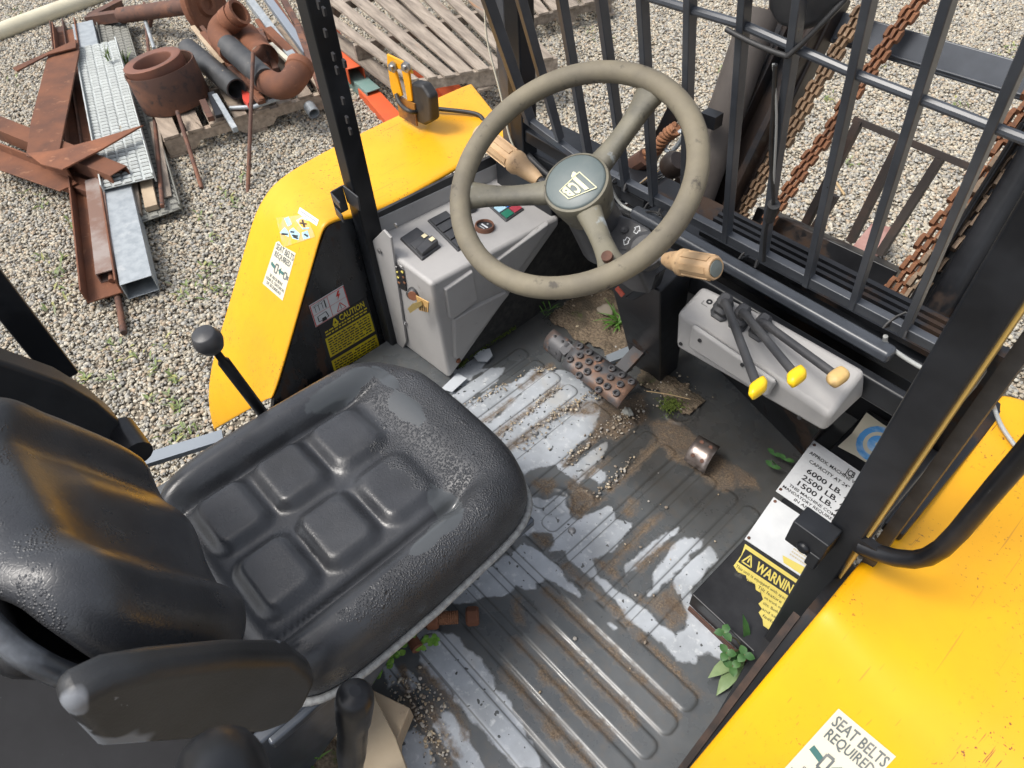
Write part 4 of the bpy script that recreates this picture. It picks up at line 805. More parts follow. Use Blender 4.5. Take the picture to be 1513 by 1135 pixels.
# leaf chains, link by link
lk = M(); 
def plate(m, x, L=.0200, hw=.0100, th=.0042):
    o = [(-L * .5 - .004, 0), (-L * .38, hw), (-L * .12, hw * .9), (L * .12, hw * .9), (L * .38, hw), (L * .5 + .004, 0), (L * .38, -hw), (-L * .38, -hw)]
    m.hexa([V(x - th / 2, a, b_) for a, b_ in o], [V(x + th / 2, a, b_) for a, b_ in o])
for x in (-.0125, 0, .0125): plate(lk, x, th=.0068)
lk2 = M()
for x in (-.0063, .0063): plate(lk2, x, th=.0058)
for x in (0.0,): lk2.tube([V(-.017, -.0122, 0), V(.017, -.0122, 0)], .004, 6)
def chain(a, b_, name, mt, e=0., sc_=1.0, sag=0.):
    p, q = mp(*a, e), mp(*b_, e); d = (q - p); n = int(d.length / (.0200 * sc_)); d.normalize(); x = d.cross(MN).normalized(); z = x.cross(d)
    rot = Matrix(((x.x, d.x, z.x), (x.y, d.y, z.y), (x.z, d.z, z.z)))
    me1 = mesh_of(lk, 'chain_link', mt); me2 = mesh_of(lk2, 'chain_link', mt)
    hd = part(name, M().beam(p - d * .02, p, .04, .03, MN), mt)
    for i in range(n):
        jit = Matrix.Rotation(random.uniform(-.12, .12), 3, x) @ Matrix.Rotation(random.uniform(-.06, .06), 3, z)
        c = p + d * (.0200 * sc_ * (i + .5)) + z * (.004 * math.sin(i * .5)) + x * (sag * math.sin(math.pi * i / n) + .002 * math.sin(i * .9))
        inst('chain_link', me1 if i % 2 else me2, Matrix.Translation(c) @ (jit @ rot).to_4x4() @ Matrix.Scale(sc_, 4), hd)
chain((1306, -30), (1050, 402), 'lift_chain', CHN, -.02, 1.0); chain((1382, -30), (1090, 400), 'lift_chain', RUSTO, -.02, 1.0)
chain((1556, 105), (1281, 485), 'lift_chain', RUSTO, -.01, 1.35, .004); chain((1572, 130), (1260, 560), 'lift_chain', mk('chain_brown', (.14, .095, .065), .7, var=((.22, .16, .11), 25, .4, .65), bmp=(150, .4, .002), island=.2), -.03, 1.35)
# tilt cylinder, ropes and eye seen through the wheel
part('tilt_cylinder', M().tube([P(905, 312, y=1.03), P(990, 248, y=1.03)], .0145, 20), CHR, smooth=60)
part('rod_end', M().lathe(P(988, 249, y=1.03), (P(1005, 236, y=1.03) - P(990, 248, y=1.03)), [(.015, 0), (.024, .003), (.026, .022), (.018, .034), (0, .034)], 16), MASTM, smooth=50)
rp_ = [P(924, 250, y=1.2), P(945, 236, y=1.2), P(972, 218, y=1.2), P(985, 200, y=1.2), P(1000, 190, y=1.2), P(1012, 196, y=1.2), P(1000, 215, y=1.2)]
rope = part('wire_rope', M().tube(rp_[:5], .012, 10), RUSTO, smooth=60)
d = (rp_[3] - rp_[0]).normalized(); L_ = (rp_[3] - rp_[0]).length
for s_ in range(4):
    pts = []
    for i in range(40):
        t = i / 39 * 3.999; j = int(t); p = rp_[j].lerp(rp_[j + 1], t - j); tg = (rp_[j + 1] - rp_[j]).normalized(); u = tg.orthogonal().normalized(); w_ = tg.cross(u); a = i * .55 + s_ * 1.57
        pts.append(p + (u * math.cos(a) + w_ * math.sin(a)) * .011)
    part('rope_strand', M().tube(pts, .0058, 6), RUSTO, rope, smooth=60)
part('rope_thimble', M().tube([P(a, b_, y=1.2) for a, b_ in ((984, 222), (992, 226), (1002, 214), (1012, 198), (1006, 194), (992, 204), (982, 216))], .005, 8, closed=True), GALV, rope, smooth=60)
part('rope_clamp', M().tube([P(938, 244, y=1.195), P(956, 232, y=1.195)], .022, 12), RUSTD, rope)
part('side_arm', M().beam(P(945, 268, y=1.3), P(1003, 150, y=1.3), .03, .022, V(0, 1, 0)), MASTM); part('side_arm', M().beam(P(985, 310, y=1.32), P(1012, 262, y=1.32), .03, .03, V(0, 1, 0)), MASTM); part('side_arm', M().beam(P(1040, 172, y=1.32), P(1062, 180, y=1.32), .03, .03, V(0, 1, 0)), BLKW)
# right of the guard post: cowling seal and far beam
part('right_cowl', M().beam(V(.02, 1.06, .36), V(.35, 1.06, .36), .06, .05).beam(V(-.03, .70, .375), V(-.03, 1.04, .362), .03, .02), BLKR, bevel=.004)
wire([P(1462, 580, y=.92), P(1468, 600, z=.39), P(1480, 630, z=.382), P(1502, 662, z=.376)], .0035, WIRE)
# ---- pedals
def plate_grid(c4, nx, ny, curve, th, mat, name, holes=0, par=None):
    f = quad_map(c4); n = (c4[1] - c4[0]).cross(c4[3] - c4[0]).normalized(); n = n if n.z > 0 else -n
    rows = [[f(i / nx, j / ny) + n * curve * (1 - (2 * j / ny - 1) ** 2) for i in range(nx + 1)] for j in range(ny + 1)]
    o = part(name, M().grid(rows), mat, par, smooth=60); so = o.modifiers.new('thick', 'SOLIDIFY'); so.thickness = th; so.offset = -1; return o, f, n
zb = .10
c4 = [P(853, 502, z=zb + .02), P(944, 564, z=zb + .02), P(912, 603, z=zb), P(830, 540, z=zb)]
pd, f, n = plate_grid(c4, 10, 4, .006, .004, PEDM, 'brake_pedal')
stud = mesh_of(M().lathe((0, 0, 0), (0, 0, 1), [(.0085, 0), (.008, .006), (.0055, .0075), (.004, .006), (.0035, .001), (0, .001)], 12), 'pedal_stud', PEDM)
for j, (t, ss) in enumerate(((.16, (.08, .24, .40, .64, .80, .96)), (.42, (.16, .32, .48, .70, .87)), (.70, (.06, .22, .38, .60, .74, .9)), (.93, (.3, .66)))):
    for s_ in ss:
        p = f(s_ * .96 + .02, t) + n * .006 * (1 - (2 * t - 1) ** 2); inst('pedal_stud', stud, Matrix.Translation(p) @ n.to_track_quat('Z', 'Y').to_matrix().to_4x4(), pd)
part('pedal_arm', M().beam(P(905, 560, z=.08), V(-.66, 1.05, .14), .03, .012), PEDM, pd); part('pedal_link', M().beam(f(0.0, .5), f(-.12, .45), .03, .01, n), PEDM, pd)
c4 = [P(818, 486, z=zb + .02), P(846, 505, z=zb + .02), P(827, 536, z=zb - .02), P(803, 515, z=zb - .02)]
cp, f, n = plate_grid(c4, 4, 8, .014, .004, PEDM, 'clutch_pedal')
k = M()
for s_, t in ((.3, .2), (.7, .2), (.3, .75), (.72, .75)): k.lathe(f(s_, t) + n * (.014 * (1 - (2 * t - 1) ** 2) - .001), n, [(.004, 0), (.003, .0025), (0, .002)], 10)
split_parts('pedal_hole', k, INK, cp)
c4 = [P(1033, 643, z=.05), P(1064, 660, z=.05), P(1040, 700, z=.02), P(1010, 680, z=.02)]
ap, f, n = plate_grid(c4, 4, 8, .018, .003, POL, 'throttle_pedal')
k = M()
for s_, t in ((.3, .2), (.72, .2), (.28, .72), (.72, .72)): k.lathe(f(s_, t) + n * (.018 * (1 - (2 * t - 1) ** 2) - .001), n, [(.0045, 0), (.0045, .0025), (0, .0022)], 10)
split_parts('pedal_hole', k, RUSTD, ap); part('pedal_arm', M().beam(f(.5, .9) - n * .01, f(.5, .3) - n * .03, .03, .01, n), BLKR, ap)
# ---- seat
m_, nt, b, co = new_mat('wet_vinyl')
gx = nt.nodes.new('ShaderNodeSeparateXYZ'); nt.links.new(co, gx.inputs[0])
at = nt.nodes.new('ShaderNodeAttribute'); at.attribute_name = 'tint'; sp = nt.nodes.new('ShaderNodeSeparateColor'); nt.links.new(at.outputs['Color'], sp.inputs[0])
bead = mapr(nt, mathn(nt, 'ADD', sp.outputs[0], mapr(nt, noise(nt, co, 30, 5), .3, .7, -.3, .3)), .42, .58)
film = mapr(nt, mathn(nt, 'ADD', sp.outputs[1], mapr(nt, noise(nt, co, 40, 5), .3, .7, -.2, .2)), .46, .52)
vo = nt.nodes.new('ShaderNodeTexVoronoi'); vo.inputs['Scale'].default_value = 330; vo.inputs['Randomness'].default_value = 1; nt.links.new(co, vo.inputs['Vector'])
big = nt.nodes.new('ShaderNodeTexVoronoi'); big.inputs['Scale'].default_value = 100; nt.links.new(co, big.inputs['Vector'])
gate = mapr(nt, noise(nt, co, 34, 3), .54, .66)
bd = mapr(nt, big.outputs['Distance'], .10, .42, 1, 0); bd = mathn(nt, 'MULTIPLY', bd, gate)
dro = mathn(nt, 'ADD', mapr(nt, vo.outputs['Distance'], .15, .55, 1, 0), mathn(nt, 'MULTIPLY', bd, 2.2)); dro = mathn(nt, 'MULTIPLY', dro, mathn(nt, 'MULTIPLY', bead, mathn(nt, 'SUBTRACT', 1., film)))
basec = mix(nt, mapr(nt, noise(nt, co, 7, 5), .35, .7), (.022, .0235, .027), (.046, .049, .055)); basec = mix(nt, film, basec, (.062, .068, .073)); nt.links.new(basec, b.inputs['Base Color'])
mr = nt.nodes.new('ShaderNodeMix'); nt.links.new(bead, mr.inputs[0]); nt.links.new(mapr(nt, noise(nt, co, 16, 4), .3, .7, .22, .42), mr.inputs[2]); mr.inputs[3].default_value = .42
m2 = nt.nodes.new('ShaderNodeMix'); nt.links.new(film, m2.inputs[0]); nt.links.new(mr.outputs[0], m2.inputs[2]); m2.inputs[3].default_value = .16; nt.links.new(m2.outputs[0], b.inputs['Roughness'])
grain = nt.nodes.new('ShaderNodeTexVoronoi'); grain.inputs['Scale'].default_value = 190; grain.feature = 'DISTANCE_TO_EDGE'; nt.links.new(scaled(nt, co, (1, .8, 1)), grain.inputs['Vector'])
bump(nt, b, mathn(nt, 'MULTIPLY', mapr(nt, grain.outputs['Distance'], 0, .12), mathn(nt, 'SUBTRACT', 1., mathn(nt, 'MAXIMUM', bead, film))), .16, .0006)
bump(nt, b, noise(nt, co, 45, 4), .10, .003); bump(nt, b, dro, .7, .0015)
WETV = m_
def rrb(th, a, b_, r):                     # boundary of a rounded rectangle in direction th
    c, s = math.cos(th), math.sin(th); n = 2 / r
    return 1 / ((abs(c / a)) ** n + (abs(s / b_)) ** n) ** (1 / n)
def sst(x): x = np.clip(x, 0, 1); return x * x * (3 - 2 * x)
def pillow(name, fmap, a, b_, rnd, prof, skirt, mat, par, attr=None, N=220, K=64):
    vs, fs, cs = [], [], []; rs = [math.sin(k / K * math.pi / 2) ** .8 for k in range(1, K + 1)]
    vs.append(fmap(0, 0, prof(0., 0., 0.))); cs.append((attr(0., 0.) if attr else (0, 0)) + (0, 1))
    for r in rs:
        for j in range(N):
            th = 2 * math.pi * j / N; R_ = rrb(th, a, b_, rnd) * r; x, y = R_ * math.cos(th), R_ * math.sin(th)
            vs.append(fmap(x, y, prof(x, y, r))); cs.append((attr(x, y) if attr else (0, 0)) + (0, 1))
    for sc1, dz in skirt:
        for j in range(N):
            th = 2 * math.pi * j / N; R_ = rrb(th, a, b_, rnd) * sc1; x, y = R_ * math.cos(th), R_ * math.sin(th)
            vs.append(fmap(x, y, prof(x / sc1, y / sc1, 1.) + dz)); cs.append((.5, 0, 0, 1))
    rows = len(rs) + len(skirt)
    for j in range(N): fs.append((0, 1 + j, 1 + (j + 1) % N))
    for k in range(rows - 1):
        for j in range(N): fs.append((1 + k * N + j, 1 + (k + 1) * N + j, 1 + (k + 1) * N + (j + 1) % N, 1 + k * N + (j + 1) % N))
    me = bpy.data.meshes.new(name); me.from_pydata([tuple(Vector(p) - ORG[FK]) for p in vs], [], fs); me.materials.append(mat)
    bm_ = bmesh.new(); bm_.from_mesh(me); bmesh.ops.recalc_face_normals(bm_, faces=bm_.faces); bm_.to_mesh(me); bm_.free()
    at = me.attributes.new('tint', 'FLOAT_COLOR', 'POINT'); at.data.foreach_set('color', np.array(cs, dtype=np.float32).ravel())
    me.polygons.foreach_set('use_smooth', [True] * len(me.polygons))
    o = bpy.data.objects.new(name, me); COL.objects.link(o); o.parent = par; ORG[o] = ORG[FK]; return o
m = M().prism([V(-.455, -.26, -.02), V(-.455, -.10, .05), V(-.455, .05, .15), V(-.455, .12, .21), V(-.455, .20, .24), V(-.455, .34, .252), V(-.455, .34, .262), V(-.455, -.20, .262)], (-.02, 0, 0)).box((-.70, .08, .12), (.28, .36, .24)).box((-.665, .15, .248), (.44, .50, .02))
SEAT = part('seat', m, mk('blue_grey_sheet', (.045, .052, .064), .3, .2, var=((.10, .115, .14), 7, .42, .66), bmp=(20, .1, .003)), bevel=.006, segs=3)
SX, SY, SA, SB = -.664, .186, .2275, .248
PADS = [(-.743, .035), (-.743, .140), (-.743, .246), (-.606, .035), (-.606, .140), (-.606, .246)]
def bump_box(x, y, cx_, cy_, hx, hy, e): rr = .022; qx = max(abs(x - cx_) - hx + rr, 0); qy = max(abs(y - cy_) - hy + rr, 0); return float(sst((rr - math.hypot(qx, qy)) / e + .5))
def seat_prof(x, y, r):
    X, Y = SX + x, SY + y
    lat = abs(x) / SA; z = .338
    z += .030 * float(sst((lat - .58) / .22)) * float(sst((.44 - Y) / .12))
    z += .016 * float(sst((Y - .295) / .07)) * (1 - float(sst((lat - .5) / .3)))
    z -= .018 * float(np.exp(-((lat - .64) / .04) ** 2)) * float(sst((.36 - Y) / .1))
    for i, (cx_, cy_) in enumerate(PADS): z += .016 * bump_box(X, Y, cx_, cy_, .054, .044, .024) * (.8 if i in (2, 5) else 1)
    z += .012 * (1 - (Y + .06) / .5) * .3
    e = max(0, (r - .80) / .20); z -= .052 * (1 - math.sqrt(max(0, 1 - e ** 2.2)))
    z -= .012 * math.exp(-(((X + .51) / .03) ** 2 + ((Y - .29) / .022) ** 2))
    return z
def seat_attr(x, y):
    X, Y = SX + x, SY + y
    bd = float(sst((Y - .20 - .25 * abs(x)) / .10)) * .9 + float(sst((abs(x) / SA - .74) / .1)) * .75 * float(sst((Y + .02) / .15))
    if X < -.70: bd *= float(sst((Y - .28) / .06)) * .8 + .25
    fl_ = 0.
    for cx_, cy_, r1, r2 in ((-.715, .348, .045, .020), (-.525, .285, .040, .020), (-.487, .262, .02, .035), (-.83, .30, .018, .07), (-.80, .365, .04, .012), (-.48, .22, .012, .03)):
        q = ((X - cx_) / r1) ** 2 + ((Y - cy_) / r2) ** 2; fl_ = max(fl_, 1 - q * .5)
    return (min(1., bd), max(0., fl_))
pillow('seat_cushion', lambda x, y, z: V(SX + x * (1 - .05 * max(0, y) / SB), SY + y + .012 * (1 - (x / SA) ** 2) * (1 if y > 0 else 0) * (y / SB), z), SA, SB, .36, seat_prof, [(1.002, -.02), (1.0, -.045), (.985, -.058)], WETV, SEAT, seat_attr)
path = []
for j in range(-8, 92):
    th = math.radians(-60 + j * 3 * .6); R_ = rrb(th, SA, SB, .36) * 1.012; path.append(V(SX + R_ * math.cos(th) * (1 - .05 * max(0, math.sin(th))), SY + R_ * math.sin(th), .262))
part('cushion_trim', M().tube(path, .0065, 8), mk('ribbed_trim', (.30, .31, .30), .6, var=((.2, .2, .2), 120, .4, .6)), SEAT, smooth=80)
# backrest
BN = V(0, 1, .40).normalized(); BU = V(0, -.40, 1).normalized(); BO = V(-.645, -.07, .588)
BA, BB = .195, .165
def back_map(x, y, z): return BO + V(1, 0, 0) * x + BU * y + BN * z
def back_prof(x, y, r):
    lat = abs(x) / BA; v = y / BB
    z = -.004 + .030 * float(sst((lat - .35) / .4)) * float(sst((v + 1.05) / .5))
    z += .016 * math.exp(-((x + .03) / .05) ** 2) * float(sst((.7 - v) / .5)); z += .012 * float(sst((v - .3) / .5))
    e = max(0, (r - .60) / .40); z -= .060 * (1 - math.sqrt(max(0, 1 - e ** 2.3)))
    return z
def back_attr(x, y): return (float(sst((y / BB - .55) / .3)) * .5, .1)
pillow('seat_backrest', back_map, BA, BB, .62, back_prof, [(1.005, -.012), (.98, -.02), (.8, -.03)], WETV, SEAT, back_attr)
path = []
for j in range(0, 100):
    th = math.radians(-100 + j * 2.2); R_ = rrb(th, BA, BB, .62) * 1.06; path.append(back_map(R_ * math.cos(th), R_ * math.sin(th), -.062))
part('backrest_rim', M().tube(path, .012, 10), mk('wet_rim', (.03, .033, .038), .28, var=((.10, .11, .125), 14, .52, .66)), SEAT, smooth=80)
part('backrest_shell', M().hexa([back_map(x, y, -.115) for x, y in ((-.15, -.13), (.15, -.13), (.15, .12), (-.15, .12))], [back_map(x, y, -.075) for x, y in ((-.17, -.14), (.17, -.14), (.17, .13), (-.17, .13))]), BLK, SEAT, bevel=.02)
def armrest(x0, pts, w_, flip):
    o = [P(u, v, x=x0) for u, v in pts]; c = sum(o, Vector()) / len(o)
    m = M(); rows = []
    def ring(k, dx): return [c + (p - c) * k + V(dx, 0, 0) for p in dense]
    dense = []
    n = len(o)
    for i in range(n):
        p0, p1, p2, p3 = o[i - 1], o[i], o[(i + 1) % n], o[(i + 2) % n]
        for j in range(5):
            t = j / 5; dense.append(p1.lerp(p2, t) * .55 + .45 * (.5 * ((2 * p1) + (p2 - p0) * t + (2 * p0 - 5 * p1 + 4 * p2 - p3) * t * t + (3 * p1 - p0 - 3 * p2 + p3) * t ** 3)))
    for k, dx in ((.80, -w_), (.94, -w_ * .97), (.985, -w_ * .85), (1.0, -w_ * .35), (.99, -w_ * .12), (.965, -w_ * .02), (.86, .004), (.78, .010), (.72, .012), (.4, .013)): rows.append(ring(k, dx)); rows[-1].append(rows[-1][0])
    m.grid(rows); m.add(rows[-1][:-1], [tuple(range(len(dense)))]); m.add(rows[0][:-1], [tuple(range(len(dense)))])
    return part('armrest', m, mk('armrest_foam', (.022, .023, .024), .38, spots=((.17, .18, .20), 7, .64, .02, .35), bmp=(330, .22, .001)), SEAT, smooth=60)
AFO, nt, b, co = new_mat('armrest_foam'); gx = nt.nodes.new('ShaderNodeSeparateXYZ'); nt.links.new(co, gx.inputs[0])
wv = mathn(nt, 'ADD', mapr(nt, gx.outputs[1], -.668, -.618, 1, 0), mapr(nt, noise(nt, co, 11, 2), .3, .7, -.4, .4)); dryp = mapr(nt, wv, .52, .60)
dryp = mathn(nt, 'MAXIMUM', dryp, mapr(nt, noise(nt, co, 26, 5), .685, .70)); dryp = mathn(nt, 'MULTIPLY', dryp, mapr(nt, gx.outputs[0], .05, .1))
c = mix(nt, mapr(nt, noise(nt, co, 9), .4, .65), (.016, .017, .0185), (.027, .029, .032)); c = mix(nt, dryp, c, (.15, .162, .18)); nt.links.new(c, b.inputs['Base Color']); nt.links.new(mapr(nt, dryp, 0, 1, .42, .6), b.inputs['Roughness']); b.inputs['Specular IOR Level'].default_value = .4
bump(nt, b, noise(nt, co, 330), .25, .001)
def slab(x0, pts, w_):
    q = [P(u, v, x=x0) for u, v in pts]; o = part('armrest', M().prism(q, (-w_, 0, 0)), AFO, SEAT, bevel=.016, segs=4, smooth=60)
slab(-.372, [(90, 1052), (120, 1030), (172, 1004), (240, 990), (357, 975), (440, 973), (466, 992), (473, 1008), (455, 1045), (430, 1074), (387, 1090), (270, 1103), (149, 1113)], .036)
slab(-.955, [(-60, 515), (20, 540), (95, 566), (145, 596), (178, 624), (182, 640), (176, 652), (120, 690), (40, 720), (-60, 720)], .05)
part('armrest_pivot', M().tube([V(-.97, -.02, .405), V(-.90, -.02, .405)], .022, 14), BLK, SEAT)
PSH = mk('pale_sheet', (.25, .28, .31), .35, .3); part('seat_slide', M().beam(P(185, 690, z=.12), P(330, 645, z=.12), .03, .012), PSH, SEAT); part('seat_side_rail', M().beam(V(-.91, -.10, .27), V(-.91, .12, .27), .012, .03), PSH, SEAT)
# ---- hand levers
kb = M(); c0 = P(312, 510, z=.52); c1 = P(380, 600, z=.34)
hb = part('shift_lever', M().tube([c0, c0.lerp(c1, .22), c0.lerp(c1, .25), c0.lerp(c1, .9), c1 + (c1 - c0) * .6], [.006, .0065, .010, .010, .010], 14), BLK, smooth=50)
d = (c0 - c1).normalized(); part('lever_knob', M().lathe(c0 - d * .005, d, [(.008, -.006), (.018, 0), (.0225, .012), (.0228, .020), (.018, .033), (.016, .0345), (0, .0355)], 28), GRYD, hb, smooth=40)
t = P(524, 1035, z=.40); bt = P(519, 1118, z=.24); d = (t - bt).normalized(); m = M(); rows = []
ux = V(1, 0, 0) - d * d.x; ux.normalize(); uy = d.cross(ux)
for h_, a, b_ in ((-.35, .014, .011), (-.02, .0155, .0125), (.0, .0165, .014), (.02, .017, .0145), (.10, .0165, .0145), (.112, .019, .016), (.16, .020, .0175), (.178, .0185, .0165), (.187, .014, .012), (.190, .006, .005)):
    rows.append([bt + d * h_ + ux * a * 1.22 * math.cos(q) + uy * b_ * 1.35 * math.sin(q) for q in [2 * math.pi * j / 24 for j in range(25)]])
m.grid(rows).add(rows[-1][:-1], [tuple(range(24))]); part('parking_brake_lever', m, BLK, smooth=60)
# ---- deck behind the seat and the rounded guard end near the lens
m = M().hexa([(-1.2, -1.3, -.1), (-.40, -1.3, -.1), (-.40, -.13, -.1), (-1.2, -.13, -.1)], [(-1.2, -1.3, .30), (-.40, -1.3, .30), (-.40, -.16, .27), (-1.2, -.16, .27)])
part('rear_deck', m, mk('deck_black', (.005, .0052, .0065), .6, spec=.16, var=((.012, .0125, .015), 5, .4, .7), spots=((.12, .09, .055), 7, .68, .05, .8), spots2=((.08, .085, .09), 60, .70, .03), bmp=(30, .15, .002)), bevel=.01)
g0 = P(380, 1262, z=.86); m = M(); pts = []
for i in range(22):
    a = math.radians(-25 + i * 10.9); pts.append(g0 + V(math.cos(a) * .062, -.02 + math.sin(a) * .0 - .03 * math.cos(a), math.sin(a) * .0) + V(.62, .68, .4).normalized() * .0 + V(-.30, .62, .72).normalized() * (math.sin(a) * .062 - .035))
ga = part('guard_hoop', m.tube(pts, .023, 16), BLKW, smooth=60)
cc = sum(pts, Vector()) / len(pts); part('hoop_pad', M().lathe(cc - V(0, 0, .03), V(-.1, .25, .95), [(.05, -.12), (.045, -.02), (.036, .004), (0, .008)], 24), YEL, ga)
# ---- soil washed into the front of the footwell (and by the lever)
def patch(name, pts, z, h, mat, label, n=46):
    q = np.array([P(u, v, z=z)[:2] for u, v in pts]); x0, y0 = q.min(0); x1, y1 = q.max(0); gx_, gy_ = np.meshgrid(np.linspace(x0, x1, n), np.linspace(y0, y1, n)); px, py = gx_.ravel(), gy_.ravel()
    s_ = sd_poly(px, py, q) + .010 * np.sin(px * 61 + 1.3 * np.sin(py * 47)) * np.sin(py * 53) + .006 * np.sin(px * 171) * np.sin(py * 149); hz = z + h * sst(s_ / .05 + .1) + .004 * np.sin(px * 90) * np.sin(py * 77) * (s_ > 0) + .003 * rng.random(px.shape)
    idx = np.arange(n * n).reshape(n, n); ok = s_ > -.006; fs = [tuple(int(i) for i in (a, b__, c_, d_)) for a, b__, c_, d_ in zip(idx[:-1, :-1].ravel(), idx[:-1, 1:].ravel(), idx[1:, 1:].ravel(), idx[1:, :-1].ravel()) if ok[a] and ok[b__] and ok[c_] and ok[d_]]
    m = M(); m.add([(a, b__, c_) for a, b__, c_ in zip(px, py, hz)], fs)
    used = sorted({i for f_ in fs for i in f_}); mp_ = {v: i for i, v in enumerate(used)}; m.v = [m.v[i] for i in used]; m.f = [tuple(mp_[i] for i in f_) for f_ in m.f]
    return obj(name, m, mat, label=label, kind='stuff', smooth=60)
m_, nt, b, co = new_mat('cab_soil')
c = mix(nt, mapr(nt, noise(nt, co, 180, 4), .35, .68), (.085, .062, .042), (.25, .195, .135)); c = mix(nt, mapr(nt, noise(nt, co, 14, 4), .45, .62), c, (.075, .06, .042)); c = mix(nt, mapr(nt, noise(nt, co, 26, 5), .60, .70), c, (.06, .075, .02))
nt.links.new(c, b.inputs['Base Color']); b.inputs['Roughness'].default_value = .92; bump(nt, b, noise(nt, co, 240, 4), .8, .004); CSOIL = m_
patch('footwell_soil', [(815, 462), (850, 440), (905, 430), (945, 470), (960, 520), (985, 560), (1015, 570), (1035, 592), (1020, 612), (1002, 608), (985, 588), (945, 562), (955, 530), (925, 545), (900, 520), (850, 500), (826, 482)], .0052, .005, CSOIL, 'brown soil washed into the front of the footwell', n=110)
patch('deck_soil', [(360, 1200), (400, 1090), (440, 1060), (500, 1040), (560, 1060), (560, 1200)], .05, .012, CSOIL, 'pale gritty soil under the black armrest')
grit_pts = []
def scatter_line(pts, n, wd, z=.004):
    w_ = [P(u, v, z=z) for u, v in pts]
    for _ in range(n):
        t = random.random() * (len(w_) - 1); i = min(int(t), len(w_) - 2); p = w_[i].lerp(w_[i + 1], t - i); grit_pts.append((p.x + random.gauss(0, wd), p.y + random.gauss(0, wd), z))
for pts, n, wd in (([(690, 600), (735, 575), (790, 545), (820, 545)], 90, .006), ([(740, 645), (790, 600), (830, 565)], 90, .006), ([(770, 660), (820, 615), (850, 595), (890, 575)], 170, .010), ([(840, 680), (870, 655), (905, 625), (925, 610)], 110, .008), ([(905, 640), (930, 620), (950, 600)], 60, .014), ([(880, 730), (915, 700), (935, 680)], 60, .008),
                   ([(580, 1015), (605, 1020), (625, 1030), (620, 1045)], 120, .014), ([(615, 1050), (630, 1085), (650, 1120)], 110, .010), ([(640, 1020), (655, 1040), (660, 1060)], 20, .006), ([(840, 440), (900, 480), (960, 560), (1010, 590)], 140, .03), ([(420, 1080), (500, 1060)], 160, .03), ([(700, 640), (950, 760), (900, 950)], 50, .09)): scatter_line(pts, n, wd, .05 if pts[0][0] == 420 else .006)
vs, fs, cs = stone_mesh_data(len(grit_pts), lambda i: (grit_pts[i][0], grit_pts[i][1], grit_pts[i][2]), .0011, .0040, .001, np.array([(.42, .34, .23), (.36, .28, .18), (.50, .45, .36), (.3, .25, .18), (.36, .34, .31), (.2, .16, .12)]))
o = bpy.data.objects.new('grit', np_mesh('grit', vs, fs, cs, STONE)); COL.objects.link(o); setp(o, 'small loose stones lying in the floor grooves', 'grit', kind='stuff')
def pebble(u, v, z, r, cat_, lab, col):
    b_ = bmesh.new(); bmesh.ops.create_icosphere(b_, subdivisions=3, radius=1); c = P(u, v, z=z); m = M()
    a = np.array([x.co[:] for x in b_.verts]); a = a * (1 + .15 * np.sin(a @ rng.normal(size=3) * 2.5)[:, None]) * np.array(r); m.add([Vector(x) + c + V(0, 0, r[2] * .8) for x in a], [[x.index for x in f_.verts] for f_ in b_.faces]); b_.free(); return obj('pebble', m, col, label=lab, cat=cat_, smooth=60)
pebble(928, 611, .004, (.014, .010, .008), 'pebble', 'pale grey pebble beside the studded brake pedal', mk('pale_stone', (.42, .42, .38), .7, var=((.25, .25, .22), 60, .4, .6)))
pebble(895, 460, .015, (.022, .020, .005), 'pebble', 'flat round grey stone on soil behind the pedals', mk('grey_stone', (.24, .21, .17), .8))
# tabs of the floor sheet
for pts in ([(700, 527), (712, 517), (724, 516), (728, 526), (720, 535), (706, 534)], [(652, 575), (676, 552), (690, 560), (668, 580)]):
    part('floor_tab', M().prism([P(u, v, z=.012) for u, v in pts], (0, 0, .002)), mk('tab_metal', (.46, .49, .52), .45), FLOOR)
part('floor_step', M().prism([P(u, v, z=.004) for u, v in ((900, 540), (955, 522), (948, 508), (895, 530))], (0, 0, .012)), mk('step_metal', (.22, .25, .28), .4), FLOOR)
# ---- things lying in the cab
a, b_ = P(575, 918, z=.025), P(632, 915, z=.024); c, e = P(655, 913, z=.022), P(706, 910, z=.022); dx = (e - b_).normalized()
BOLT = obj('rusty_bolt', M().tube([V(-.50, .155, .03), a.lerp(b_, .3), b_], .0115, 14), RUST, label='thick rusty bolt with a nut lying beside the seat base', cat='bolt', smooth=60)
def hexnut(p, d, r, L_, name):
    u = d.orthogonal().normalized(); w_ = d.cross(u); m = M()
    ring = lambda k, h_: [p + d * h_ + (u * math.cos(math.pi / 3 * j) + w_ * math.sin(math.pi / 3 * j)) * r * k for j in range(6)]
    rows = [ring(.8, 0), ring(1, .004), ring(1, L_ - .004), ring(.85, L_)]
    for i in range(3): m.add(rows[i] + rows[i + 1], [(j, (j + 1) % 6, 6 + (j + 1) % 6, 6 + j) for j in range(6)])
    m.add(rows[0], [tuple(range(6))]); m.add(rows[3], [tuple(range(6))]); return obj(name, m, RUST, BOLT, bevel=.0025, segs=3)
hexnut(b_ - dx * .004, dx, .020, .024, 'bolt_head'); hexnut(e - dx * .022, dx, .0185, .024, 'nut')
obj('thread', M().lathe(b_ + dx * .018, dx, [(.0115 if i % 2 else .0128, i * .002) for i in range(20)], 14), RUSTO, BOLT, smooth=0)
def plank_poly(name, pts, z, h, mat, label, cat, bev=.002):
    return obj(name, M().prism([P(u, v, z=z) for u, v in pts], (0, 0, -h)), mat, label=label, cat=cat, bevel=bev)
plank_poly('wood_block', [(548, 1018), (606, 1046), (588, 1090), (585, 1135), (570, 1180), (520, 1150)], .055, .045, WOODP, 'pale offcut of wood under the brake lever', 'wood block')
